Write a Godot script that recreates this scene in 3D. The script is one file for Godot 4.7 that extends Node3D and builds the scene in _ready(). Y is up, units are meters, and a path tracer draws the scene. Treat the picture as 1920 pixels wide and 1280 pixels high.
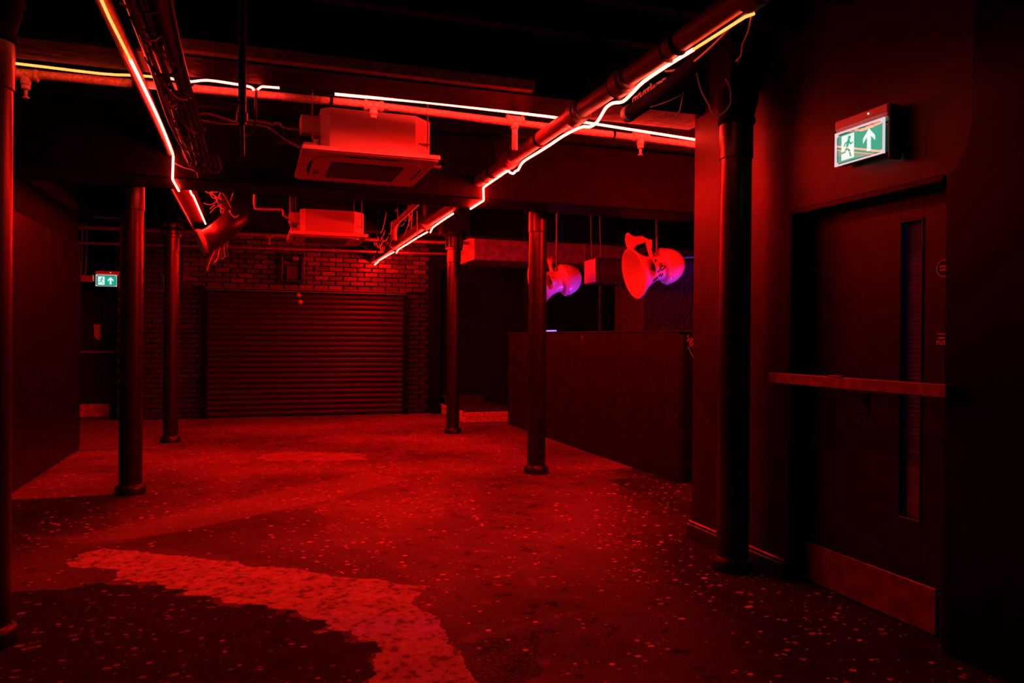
extends Node3D

# Basement club room, lit by red neon strips tied along the pipes under the ceiling.

var M := {}
var taken := {}
var rng := RandomNumberGenerator.new()

const CEIL := 3.1
const NEON_AREA := 1.0


func _ready() -> void:
	rng.seed = 20240607
	# ---------- camera, environment, large lights, exposure ----------
	var cam := Camera3D.new()
	cam.name = "camera"
	cam.fov = 47.77
	cam.near = 0.05
	cam.far = 60.0
	cam.transform = Transform3D(Basis(Vector3(0.948407, 0.0081, 0.316953), Vector3(-0.006491, 0.99996, -0.006131), Vector3(-0.31699, 0.003757, 0.948422)), Vector3(0, 1.3, 0))
	add_child(cam)
	var env := Environment.new()
	env.background_mode = Environment.BG_COLOR
	env.background_color = Color(0, 0, 0)
	env.tonemap_mode = Environment.TONE_MAPPER_LINEAR
	env.tonemap_exposure = 1.0
	env.sdfgi_enabled = true
	env.ssao_enabled = true
	env.ssil_enabled = true
	var we := WorldEnvironment.new()
	we.name = "world_environment"
	we.environment = env
	add_child(we)
	# the light of the red strips, each a long thin panel just under its glowing tube
	var red := Color(1.0, 0.03, 0.022)
	strip_light(Vector3(1.86, 2.535, -4.3), Vector3(1.86, 2.525, -6.3), red, 2.2)
	strip_light(Vector3(1.9, 2.485, -7.6), Vector3(1.9, 2.485, -10.2), red, 0.8)
	strip_light(Vector3(1.9, 2.485, -10.3), Vector3(1.9, 2.485, -12.95), red, 0.5)
	strip_light(Vector3(-0.6, 2.6, -4.4), Vector3(-0.6, 2.6, -6.3), red, 1.0)
	strip_light(Vector3(-0.55, 2.55, -7.6), Vector3(-0.55, 2.55, -9.3), red, 1.5)
	strip_light(Vector3(0.55, 2.74, -4.75), Vector3(1.75, 2.74, -4.75), red, 1.0)
	# the stretch of the cross strip that runs on behind the wall towards the counter
	strip_light(Vector3(3.1, 2.67, -4.79), Vector3(4.55, 2.66, -4.79), red, 8.0, Vector3(0, 0.42, 0.91))
	# violet flood lamps behind the counter
	for q in [[Vector3(4.55, 1.1, -7.25), Vector3(4.2, 2.05, -7.45), 30.0, 0.8], [Vector3(4.1, 1.1, -8.35), Vector3(3.55, 1.93, -8.72), 26.0, 0.95]]:
		var uv := SpotLight3D.new()
		uv.name = numbered("violet_lamp_light")
		uv.light_color = Color(0.62, 0.2, 1.0)
		uv.light_energy = q[3]
		uv.light_size = 0.05
		uv.spot_angle = q[2]
		uv.spot_angle_attenuation = 0.6
		uv.spot_range = 14.0
		uv.spot_attenuation = 2.0
		uv.shadow_enabled = true
		uv.look_at_from_position(q[0], q[1], Vector3.RIGHT)
		add_child(uv)

	materials()
	structure()
	overhead()
	neon()
	objects()


# ---------------------------------------------------------------- helpers
func strip_light(a: Vector3, b: Vector3, c: Color, e: float, up := Vector3.UP) -> void:
	# shines away from «up»
	var l := AreaLight3D.new()
	l.name = numbered("neon_light")
	var d := (b - a).normalized()
	l.area_size = Vector2(a.distance_to(b), 0.014)
	l.area_normalize_energy = true
	l.light_color = c
	l.light_energy = e * NEON_AREA
	l.area_range = 16.0
	l.shadow_enabled = true
	var y := up.cross(d).normalized()
	l.transform = Transform3D(Basis(d, y, d.cross(y)), (a + b) / 2.0)
	add_child(l)


func lin(r: float, g: float, b: float) -> Color:
	return Color(r, g, b).linear_to_srgb()


func numbered(n: String) -> String:
	var k: int = taken.get(n, 0)
	taken[n] = k + 1
	return n if k == 0 else "%s_%03d" % [n, k]


func begin() -> SurfaceTool:
	var st := SurfaceTool.new()
	st.begin(Mesh.PRIMITIVE_TRIANGLES)
	return st


func tri(st: SurfaceTool, a: Vector3, b: Vector3, c: Vector3, na: Vector3, nb: Vector3, nc: Vector3) -> void:
	# corners counter-clockwise as seen from outside; emitted clockwise
	st.set_normal(na); st.add_vertex(a)
	st.set_normal(nc); st.add_vertex(c)
	st.set_normal(nb); st.add_vertex(b)


func face(st: SurfaceTool, p: Array, outward: Vector3) -> void:
	var n: Vector3 = (p[1] - p[0]).cross(p[2] - p[0]).normalized()
	if n.dot(outward) < 0.0:
		p = p.duplicate()
		p.reverse()
		n = -n
	for i in range(1, p.size() - 1):
		tri(st, p[0], p[i], p[i + 1], n, n, n)


func box(st: SurfaceTool, c: Vector3, s: Vector3, bevel := 0.0, xf := Transform3D()) -> void:
	var h := s / 2.0
	var bv := minf(bevel, minf(h.x, minf(h.y, h.z)) * 0.9)
	var signs := [-1.0, 1.0]
	var pt := func(sg: Vector3, ax: int) -> Vector3:
		var q := Vector3(sg.x * (h.x - bv), sg.y * (h.y - bv), sg.z * (h.z - bv))
		q[ax] = sg[ax] * h[ax]
		return xf * (c + q)
	for ax in 3:
		var j := (ax + 1) % 3
		var k := (ax + 2) % 3
		for s0 in signs:
			var q := []
			for t in [[-1.0, -1.0], [1.0, -1.0], [1.0, 1.0], [-1.0, 1.0]]:
				var sg := Vector3()
				sg[ax] = s0; sg[j] = t[0]; sg[k] = t[1]
				q.append(pt.call(sg, ax))
			var o := Vector3()
			o[ax] = s0
			face(st, q, xf.basis * o)
	if bv <= 0.0:
		return
	for k in 3:
		var i := (k + 1) % 3
		var j := (k + 2) % 3
		for si in signs:
			for sj in signs:
				var s1 := Vector3(); s1[i] = si; s1[j] = sj; s1[k] = -1.0
				var s2 := s1; s2[k] = 1.0
				var o := Vector3(); o[i] = si; o[j] = sj
				face(st, [pt.call(s1, i), pt.call(s2, i), pt.call(s2, j), pt.call(s1, j)], xf.basis * o)
	for sx in signs:
		for sy in signs:
			for sz in signs:
				var sg := Vector3(sx, sy, sz)
				face(st, [pt.call(sg, 0), pt.call(sg, 1), pt.call(sg, 2)], xf.basis * sg)


func tube(st: SurfaceTool, p: Array, r: float, sides := 8, caps := true) -> void:
	var n := p.size()
	var up := Vector3.UP
	var d0: Vector3 = (p[1] - p[0]).normalized()
	if absf(d0.dot(up)) > 0.9:
		up = Vector3.RIGHT
	var u := d0.cross(up).normalized()
	var rings := []
	for i in n:
		var d: Vector3
		if i == 0:
			d = d0
		elif i == n - 1:
			d = (p[i] - p[i - 1]).normalized()
		else:
			d = ((p[i] - p[i - 1]).normalized() + (p[i + 1] - p[i]).normalized()).normalized()
		u = (u - d * u.dot(d)).normalized()
		var v := d.cross(u)
		var ring := []
		for k in sides:
			var a := TAU * k / sides
			ring.append(u * cos(a) + v * sin(a))
		rings.append(ring)
		if caps and (i == 0 or i == n - 1):
			var o: Vector3 = -d if i == 0 else d
			var pts := []
			for k in sides:
				pts.append(p[i] + ring[k] * r)
			face(st, pts, o)
	for i in n - 1:
		for k in sides:
			var k2 := (k + 1) % sides
			var a: Vector3 = p[i] + rings[i][k] * r
			var b: Vector3 = p[i] + rings[i][k2] * r
			var c: Vector3 = p[i + 1] + rings[i + 1][k2] * r
			var d: Vector3 = p[i + 1] + rings[i + 1][k] * r
			tri(st, a, b, c, rings[i][k], rings[i][k2], rings[i + 1][k2])
			tri(st, a, c, d, rings[i][k], rings[i + 1][k2], rings[i + 1][k])


func lathe(st: SurfaceTool, prof: Array, sides := 24, xf := Transform3D(), crisp := 35.0) -> void:
	# prof: Vector2(radius, height), walked with the outside on the right
	var segs := prof.size() - 1
	var ns := []
	for i in segs:
		var e: Vector2 = prof[i + 1] - prof[i]
		ns.append(Vector2(e.y, -e.x).normalized())
	for i in segs:
		var n0: Vector2 = ns[i]
		var n1: Vector2 = ns[i]
		if i > 0 and absf(rad_to_deg(ns[i].angle_to(ns[i - 1]))) < crisp:
			n0 = (ns[i] + ns[i - 1]).normalized()
		if i < segs - 1 and absf(rad_to_deg(ns[i].angle_to(ns[i + 1]))) < crisp:
			n1 = (ns[i] + ns[i + 1]).normalized()
		for k in sides:
			var t0 := TAU * k / sides
			var t1 := TAU * (k + 1) / sides
			var a := ring_point(prof[i], t0)
			var b := ring_point(prof[i], t1)
			var c := ring_point(prof[i + 1], t1)
			var d := ring_point(prof[i + 1], t0)
			var na := ring_point(n0, t0)
			var nb := ring_point(n0, t1)
			var nc := ring_point(n1, t1)
			var nd := ring_point(n1, t0)
			var B := xf.basis
			if prof[i].x > 0.00001:
				tri(st, xf * a, xf * c, xf * b, B * na, B * nc, B * nb)
			if prof[i + 1].x > 0.00001:
				tri(st, xf * a, xf * d, xf * c, B * na, B * nd, B * nc)


func ring_point(q: Vector2, t: float) -> Vector3:
	return Vector3(q.x * cos(t), q.y, q.x * sin(t))


func along(a: Vector3, b: Vector3) -> Transform3D:
	# local y runs from a towards b
	var y := (b - a).normalized()
	var h := Vector3.RIGHT if absf(y.x) < 0.8 else Vector3.UP
	var z := h.cross(y).normalized()
	return Transform3D(Basis(y.cross(z), y, z), a)


func pipe_ring(st: SurfaceTool, c: Vector3, dir: Vector3, r: float, len_: float, bev := 0.006) -> void:
	var xf := along(c - dir * len_ / 2.0, c + dir * len_)
	lathe(st, [Vector2(0.0, 0), Vector2(r - bev, 0), Vector2(r, bev), Vector2(r, len_ - bev), Vector2(r - bev, len_), Vector2(0.0, len_)], 22, xf)


func slab(st: SurfaceTool, poly: PackedVector2Array, depth: float, xf: Transform3D) -> void:
	# a flat outline in local x, y given thickness along local +z
	var ix := Geometry2D.triangulate_polygon(poly)
	for i in range(0, ix.size(), 3):
		for s in 2:
			var z := depth if s == 1 else 0.0
			var q := []
			for k in 3:
				var v: Vector2 = poly[ix[i + k]]
				q.append(xf * Vector3(v.x, v.y, z))
			face(st, q, xf.basis * Vector3(0, 0, 1.0 if s == 1 else -1.0))
	var ctr := 1.0 if not Geometry2D.is_polygon_clockwise(poly) else -1.0
	for i in poly.size():
		var a: Vector2 = poly[i]
		var b: Vector2 = poly[(i + 1) % poly.size()]
		var e := b - a
		var o := Vector3(e.y, -e.x, 0) * ctr
		face(st, [xf * Vector3(a.x, a.y, 0), xf * Vector3(b.x, b.y, 0), xf * Vector3(b.x, b.y, depth), xf * Vector3(a.x, a.y, depth)], xf.basis * o)


func sag(a: Vector3, b: Vector3, drop: float, n := 10) -> Array:
	var p := []
	for i in n + 1:
		var t := float(i) / n
		p.append(a.lerp(b, t) + Vector3.DOWN * drop * 4.0 * t * (1.0 - t))
	return p


func smooth(pts: Array, n := 4) -> Array:
	var q := []
	for i in pts.size() - 1:
		var p0: Vector3 = pts[maxi(i - 1, 0)]
		var p3: Vector3 = pts[mini(i + 2, pts.size() - 1)]
		for k in n:
			q.append((pts[i] as Vector3).cubic_interpolate(pts[i + 1], p0, p3, float(k) / n))
	q.append(pts[pts.size() - 1])
	return q


func v3(a: Array) -> Array:
	var q := []
	for i in range(0, a.size(), 3):
		q.append(Vector3(a[i], a[i + 1], a[i + 2]))
	return q


func thing(called: String, label: String, category: String, at := Vector3.ZERO, group := "") -> Node3D:
	var o := Node3D.new()
	o.name = numbered(called)
	add_child(o)
	o.position = at
	o.set_meta("label", label)
	if category:
		o.set_meta("category", category)
	if group:
		o.set_meta("group", group)
	return o


func part(called: String, st, m: Material, parent: Node3D, label := "") -> MeshInstance3D:
	# st is built in the world's axes and lands where it was built
	var o := MeshInstance3D.new()
	o.name = called
	o.mesh = st.commit() if st is SurfaceTool else st
	o.material_override = m
	parent.add_child(o, true)
	if st is SurfaceTool:
		var base := Vector3.ZERO
		var up: Node = parent
		while up is Node3D and up != self:
			base += (up as Node3D).position
			up = up.get_parent()
		o.position = -base
	if label:
		o.set_meta("label", label)
	return o


func single(called: String, st: SurfaceTool, m: Material, label: String, category: String, group := "") -> MeshInstance3D:
	var o := MeshInstance3D.new()
	o.name = numbered(called)
	o.mesh = st.commit()
	o.material_override = m
	add_child(o)
	o.set_meta("label", label)
	if category:
		o.set_meta("category", category)
	if group:
		o.set_meta("group", group)
	return o


func struct(called: String, st, m: Material, label: String) -> Node3D:
	var o: Node3D
	if st == null:
		o = Node3D.new()
	else:
		var mi := MeshInstance3D.new()
		mi.mesh = st.commit() if st is SurfaceTool else st
		mi.material_override = m
		o = mi
	o.name = numbered(called)
	add_child(o)
	o.set_meta("kind", "structure")
	o.set_meta("label", label)
	return o


# ---------------------------------------------------------------- materials
func noise_tex(freq: float, seed_: int, octaves: int, ramp: Gradient, normal := false, size := 512) -> NoiseTexture2D:
	var n := FastNoiseLite.new()
	n.seed = seed_
	n.frequency = freq
	n.fractal_octaves = octaves
	var t := NoiseTexture2D.new()
	t.width = size
	t.height = size
	t.seamless = true
	t.noise = n
	if ramp:
		t.color_ramp = ramp
	if normal:
		t.as_normal_map = true
		t.bump_strength = 3.0
	return t


func ramp(a: float, b: float, lo := 0.25, hi := 0.75) -> Gradient:
	var g := Gradient.new()
	g.offsets = PackedFloat32Array([lo, hi])
	g.colors = PackedColorArray([Color(a, a, a), Color(b, b, b)])
	return g


func pm(key: String, c: Color, rough: float, metal := 0.0) -> StandardMaterial3D:
	var m := StandardMaterial3D.new()
	m.resource_name = key
	m.albedo_color = c
	m.roughness = rough
	m.metallic = metal
	M[key] = m
	return m


func grain(m: StandardMaterial3D, tex: Texture2D, scale_: float, bump: Texture2D = null, depth := 0.0) -> void:
	m.uv1_triplanar = true
	m.uv1_world_triplanar = true
	m.uv1_scale = Vector3.ONE * scale_
	if tex:
		m.albedo_texture = tex
	if bump:
		m.heightmap_enabled = true
		m.heightmap_texture = bump
		m.heightmap_scale = depth


func materials() -> void:
	var blotch := noise_tex(0.012, 3, 5, ramp(0.8, 1.0, 0.3, 0.7))
	var fine := noise_tex(0.05, 8, 4, ramp(0.75, 1.0, 0.3, 0.7))
	var lump := noise_tex(0.02, 5, 5, null)
	var peel := noise_tex(0.03, 15, 4, null)
	grain(pm("black_gloss", lin(0.010, 0.0095, 0.009), 0.34), blotch, 1.1, peel, 0.05)
	grain(pm("black_matte", lin(0.006, 0.006, 0.006), 0.8), blotch, 0.8)
	grain(pm("black_wall", lin(0.022, 0.0205, 0.02), 0.42), blotch, 0.7, lump, 0.05)
	grain(pm("black_board", lin(0.006, 0.0057, 0.0055), 0.33), blotch, 0.9)
	grain(pm("beam_paint", lin(0.0055, 0.005, 0.005), 0.6), blotch, 0.8, lump, 0.3)
	grain(pm("door_paint", lin(0.020, 0.019, 0.018), 0.42), blotch, 0.8)
	grain(pm("skirting_paint", lin(0.03, 0.028, 0.027), 0.22), null, 1.0)
	grain(pm("steel_plate", lin(0.34, 0.32, 0.31), 0.42, 0.3), blotch, 1.2)
	grain(pm("pale_plate", lin(0.80, 0.76, 0.74), 0.45, 0.1), blotch, 1.2)
	grain(pm("galvanised", lin(0.50, 0.48, 0.47), 0.5, 0.1), null, 1.6)
	grain(pm("duct_steel", lin(0.42, 0.40, 0.39), 0.5, 0.1), blotch, 1.0)
	grain(pm("white_plastic", lin(0.84, 0.81, 0.79), 0.38), null, 1.0)
	grain(pm("dark_plastic", lin(0.03, 0.03, 0.03), 0.5), null, 1.0)
	grain(pm("drain_paint", lin(0.26, 0.23, 0.21), 0.5), blotch, 1.5, peel, 0.06)
	grain(pm("sprinkler_paint", lin(0.55, 0.5, 0.47), 0.4), fine, 1.5)
	grain(pm("cable_black", lin(0.015, 0.014, 0.014), 0.35), null, 1.0)
	grain(pm("cable_pale", lin(0.30, 0.27, 0.26), 0.5), null, 1.0)
	grain(pm("bar_paint", lin(0.014, 0.013, 0.013), 0.6), blotch, 0.6)
	grain(pm("kerb_paint", lin(0.80, 0.75, 0.72), 0.6), fine, 1.2, lump, 0.3)
	grain(pm("plinth_top", lin(0.03, 0.028, 0.028), 0.5), blotch, 1.0)
	grain(pm("mortar", lin(0.012, 0.011, 0.011), 0.85), fine, 1.0, lump, 1.0)
	for i in 5:
		var k: float = [0.05, 0.08, 0.12, 0.06, 0.17][i]
		grain(pm("brick%d" % i, lin(k, k * 0.92, k * 0.88), 0.45), fine, 1.3, peel, 0.3)
	for i in 3:
		var k: float = [0.0045, 0.0075, 0.012][i]
		grain(pm("slat%d" % i, lin(k, k * 0.94, k * 0.92), 0.55), blotch, 1.3, peel, 0.1)
	grain(pm("rough_stone", lin(0.09, 0.08, 0.09), 0.6), blotch, 2.0, lump, 3.0)
	grain(pm("horn_white", lin(0.78, 0.7, 0.7), 0.28), null, 1.0)
	grain(pm("grey_baffle", lin(0.80, 0.72, 0.76), 0.5), fine, 4.0)
	grain(pm("speaker_black", lin(0.09, 0.082, 0.095), 0.5), fine, 2.0)
	grain(pm("marker_black", lin(0.01, 0.01, 0.01), 0.5), null, 1.0)
	grain(pm("marker_pale", lin(0.25, 0.22, 0.22), 0.6), null, 1.0)
	grain(pm("rail_wood", lin(0.30, 0.255, 0.22), 0.45), blotch, 2.0)
	grain(pm("paper", lin(0.88, 0.82, 0.78), 0.7), null, 1.0)
	for q in [["black_matte", 0.15], ["black_wall", 0.35], ["bar_paint", 0.25], ["black_board", 0.25], ["door_paint", 0.36], ["beam_paint", 0.2], ["mortar", 0.2]]:
		M[q[0]].metallic_specular = q[1]
	var steel := pm("bright_steel", lin(0.55, 0.53, 0.52), 0.3, 0.8)
	steel.metallic_specular = 0.5
	var glass := pm("door_glass", Color(0.8, 0.85, 0.9, 0.1), 0.05)
	glass.transparency = BaseMaterial3D.TRANSPARENCY_ALPHA
	var acr := pm("clear_acrylic", Color(0.12, 0.13, 0.13, 0.04), 0.0)
	acr.transparency = BaseMaterial3D.TRANSPARENCY_ALPHA
	# glowing things
	# lead ends glow orange and weakly; the long stretches are far stronger in red than the eye can tell
	glow("neon_lead", Vector3(16.0, 0.75, 0.15))
	glow("neon_soft", Vector3(30.0, 1.7, 0.95))
	glow("neon_left", Vector3(85.0, 1.8, 1.05))
	glow("neon_core", Vector3(380.0, 2.2, 1.25))
	glow("neon_far", Vector3(620.0, 2.4, 1.35))
	glow("violet_dim", Vector3(0.05, 0.012, 0.16))
	glow("sign_green", Vector3(0.0, 0.46, 0.30))
	glow("sign_white", Vector3(1.0, 1.2, 1.1))
	glow("sign_rim", Vector3(0.75, 0.62, 0.66))
	glow("led", Vector3(3.0, 2.6, 2.2))
	glow("violet_tube", Vector3(0.62, 0.36, 2.4))
	glow("stair_tube", Vector3(0.06, 0.05, 0.35))


func glow(key: String, e: Vector3) -> void:
	var m := pm(key, lin(0.02, 0.02, 0.02), 0.5)
	var k := maxf(e.x, maxf(e.y, e.z))
	m.emission_enabled = true
	m.emission = lin(e.x / k, e.y / k, e.z / k)
	m.emission_energy_multiplier = k


# ---------------------------------------------------------------- floor
func floor_noise(freq_m: float, px: float, x0: float, z0: float, w: int, h: int, seed_: int, octaves: int) -> PackedByteArray:
	var n := FastNoiseLite.new()
	n.noise_type = FastNoiseLite.TYPE_SIMPLEX_SMOOTH
	n.seed = seed_
	n.frequency = freq_m * px
	n.fractal_octaves = octaves
	n.offset = Vector3(x0 / px, z0 / px, 0)
	var im := n.get_image(w, h, false, false, false)
	im.convert(Image.FORMAT_L8)
	return im.get_data()


func fill_poly(mask: PackedByteArray, poly: PackedVector2Array, x0: float, z0: float, px: float, w: int, h: int, wob: PackedByteArray, amp: float, value: int) -> void:
	var lo := Vector2(1e9, 1e9)
	var hi := -lo
	for p in poly:
		lo = lo.min(p)
		hi = hi.max(p)
	var i0 := maxi(0, int((lo.x - amp - x0) / px))
	var i1 := mini(w - 1, int((hi.x + amp - x0) / px) + 1)
	var j0 := maxi(0, int((lo.y - amp - z0) / px))
	var j1 := mini(h - 1, int((hi.y + amp - z0) / px) + 1)
	for j in range(j0, j1 + 1):
		for i in range(i0, i1 + 1):
			var k := j * w + i
			var o := (wob[k] - 128) / 128.0 * amp
			if Geometry2D.is_point_in_polygon(Vector2(x0 + i * px + o, z0 + j * px - o * 0.8), poly):
				mask[k] = value


func pairs(a: Array) -> PackedVector2Array:
	var q := PackedVector2Array()
	for i in range(0, a.size(), 2):
		q.append(Vector2(a[i], a[i + 1]))
	return q


func floor_texture(x0: float, z0: float, px: float, w: int, h: int, seed_: int) -> ImageTexture:
	var big := floor_noise(0.55, px, x0, z0, w, h, 11, 4)
	var mid := floor_noise(5.0, px, x0, z0, w, h, 12, 4)
	var speck := floor_noise(16.0, px, x0, z0, w, h, 14, 3)
	var grit := floor_noise(45.0, px, x0, z0, w, h, 13, 2)
	var mask := PackedByteArray()
	mask.resize(w * h)
	# worn-through screed at the front
	var worn := pairs([-1.01, -5.116, -0.877, -5.244, -0.527, -5.029, -0.219, -4.807, 0.017, -4.582, 0.244, -4.471, 0.455, -4.245, 0.62, -4.194, 0.723, -4.039, 0.833, -3.978, 0.824, -3.892, 0.753, -3.746, 0.779, -3.568, 0.807, -3.487, 0.798, -3.32, 0.795, -3.137, 0.818, -2.947, 0.867, -2.749, 0.86, -2.3, 0.35, -2.3, 0.43, -2.887, 0.483, -3.177, 0.445, -3.305, 0.438, -3.387, 0.374, -3.471, 0.316, -3.556, 0.206, -3.745, 0.064, -3.879, -0.185, -4.1, -0.399, -4.293, -0.49, -4.438, -0.592, -4.535, -0.698, -4.558, -0.696, -4.715, -0.794, -4.828, -0.977, -4.884])
	fill_poly(mask, worn, x0, z0, px, w, h, mid, 0.045, 1)
	fill_poly(mask, pairs([-1.5, -5.807, -1.076, -5.679, -0.537, -6.131, 0.021, -6.606, 1.119, -7.623, 1.315, -6.973, 0.5, -6.252, 0.019, -5.914, -0.573, -5.458, -0.989, -5.38]), x0, z0, px, w, h, big, 0.22, 2)
	fill_poly(mask, pairs([0.025, -8.937, 0.485, -9.06, 1.158, -8.707, 1.152, -8.237, 0.608, -8.314, 0.131, -8.521]), x0, z0, px, w, h, mid, 0.10, 3)
	fill_poly(mask, pairs([0.864, -3.205, 1.17, -3.172, 1.115, -2.897, 0.981, -2.714, 0.81, -2.767]), x0, z0, px, w, h, mid, 0.12, 4)
	fill_poly(mask, pairs([-4.0, -4.6, -0.79, -4.50, -0.49, -4.39, -0.185, -4.06, 0.206, -3.70, 0.374, -3.43, 0.44, -3.27, 0.47, -3.15, 0.42, -2.85, 0.34, -2.3, 0.3, -1.0, -4.0, -1.0]), x0, z0, px, w, h, mid, 0.10, 7)  # dark paint at front left, deepened to stand in for light falloff
	fill_poly(mask, pairs([-0.95, -5.25, -0.6, -5.45, 0.02, -5.90, 0.5, -6.1, 0.55, -5.3, 0.75, -4.5, 0.83, -4.02, 0.6, -4.22, 0.24, -4.50, -0.2, -4.84, -0.53, -5.06]), x0, z0, px, w, h, big, 0.25, 8)
	# smooth landing in front of the far left door
	fill_poly(mask, pairs([-3.6, -9.93, -1.47, -9.75, -1.05, -10.25, -0.97, -12.3, -1.0, -14.3, -3.6, -14.3]), x0, z0, px, w, h, mid, 0.03, 5)
	fill_poly(mask, pairs([-3.6, -9.90, -1.47, -9.72, -1.47, -9.79, -3.6, -9.97]), x0, z0, px, w, h, mid, 0.02, 6)
	var data := PackedByteArray()
	data.resize(w * h * 3)
	var lut := PackedByteArray()
	lut.resize(1025)
	for i in 1025:
		lut[i] = int(clampf(pow(i / 1024.0, 1.0 / 2.2), 0, 1) * 255.0)
	for k in w * h:
		var b := big[k] / 255.0
		var m := mid[k] / 255.0
		var g := grit[k] / 255.0
		var v := 0.135 + 0.10 * (b - 0.5) * 2.0 + 0.05 * (m - 0.5)
		var f := mask[k]
		if f == 1:
			var sp := speck[k] / 255.0
			v = 0.40 + 0.30 * (m - 0.5) + 0.30 * (sp - 0.5) + 0.16 * (g - 0.5)
			if sp + 0.5 * m < 0.54:
				v = 0.17
		elif f == 2:
			v = v + 0.055 + 0.10 * (g - 0.5)
		elif f == 3:
			v = 0.24 + 0.2 * (m - 0.5)
		elif f == 4:
			v = 0.05 + (0.08 if g > 0.62 else 0.0) + 0.1 * (m - 0.5)
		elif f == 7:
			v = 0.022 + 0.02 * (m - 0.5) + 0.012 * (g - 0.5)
		elif f == 8:
			v = v * 0.78 + 0.03 * (g - 0.5)
		elif f == 5:
			v = 0.17 + 0.06 * (m - 0.5)
		elif f == 6:
			v = 0.03
		else:
			v += 0.045 * (g - 0.5)
			if m > 0.74:
				v += 0.05
			elif m < 0.27:
				v -= 0.045
		# light falloff painted as darker floor along the right wall and the left side
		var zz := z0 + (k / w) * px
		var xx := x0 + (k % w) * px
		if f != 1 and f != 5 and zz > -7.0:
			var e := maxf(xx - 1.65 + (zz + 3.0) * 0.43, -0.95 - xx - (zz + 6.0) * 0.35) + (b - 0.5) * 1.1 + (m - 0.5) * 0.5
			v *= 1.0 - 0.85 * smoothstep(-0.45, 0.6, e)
		var q := int(clampf(v, 0.008, 0.9) * 1024.0)
		data[k * 3] = lut[q]
		data[k * 3 + 1] = lut[int(q * 0.9)]
		data[k * 3 + 2] = lut[int(q * 0.87)]
	# trodden gum and paint flecks
	var area := w * h * px * px
	var r2 := RandomNumberGenerator.new()
	r2.seed = seed_
	for s in int(area * 300.0):
		var x := r2.randf() * w
		var y := r2.randf() * h
		var kk := int(y) * w + int(x)
		var keep := 0.25 + 0.75 * smoothstep(0.35, 0.65, big[kk] / 255.0)
		var f := mask[kk]
		if f == 1 or f == 5 or r2.randf() > keep:
			continue
		var rad := (0.003 + 0.0105 * pow(r2.randf(), 2.6)) / px
		var ex := rad * (0.8 + 0.7 * r2.randf())
		var tone := (0.22 + 0.48 * r2.randf()) * (0.45 if f == 7 else 1.0)  # flecks dimmed along with the painted falloff at front left
		var hole := r2.randf() < 0.12
		for dy in range(-int(rad) - 1, int(rad) + 2):
			for dx in range(-int(ex) - 1, int(ex) + 2):
				var X := int(x) + dx
				var Y := int(y) + dy
				if X < 0 or Y < 0 or X >= w or Y >= h:
					continue
				var d := (dx * dx) / (ex * ex) + (dy * dy) / (rad * rad)
				var k := Y * w + X
				if d + 0.6 * (grit[k] / 255.0 - 0.5) < 1.0:
					var q := int(clampf(tone * (0.35 if hole and d < 0.4 else 1.0), 0, 0.95) * 1024.0)
					data[k * 3] = lut[q]
					data[k * 3 + 1] = lut[int(q * 0.9)]
					data[k * 3 + 2] = lut[int(q * 0.87)]
	return ImageTexture.create_from_image(Image.create_from_data(w, h, false, Image.FORMAT_RGB8, data))


func floor_piece(x0: float, x1: float, z0: float, z1: float, uv_from: Vector2, uv_size: Vector2) -> SurfaceTool:
	var st := begin()
	var p := [Vector3(x0, 0, z0), Vector3(x0, 0, z1), Vector3(x1, 0, z1), Vector3(x1, 0, z0)]
	for i in [0, 2, 1, 0, 3, 2]:
		st.set_normal(Vector3.UP)
		st.set_uv(Vector2((p[i].x - uv_from.x) / uv_size.x, (p[i].z - uv_from.y) / uv_size.y))
		st.add_vertex(p[i])
	return st


func floor_material(key: String, t: Texture2D) -> StandardMaterial3D:
	var m := pm(key, Color(1, 1, 1), 0.55)
	m.albedo_texture = t
	m.texture_repeat = true
	m.metallic_specular = 0.07
	return m


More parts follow.
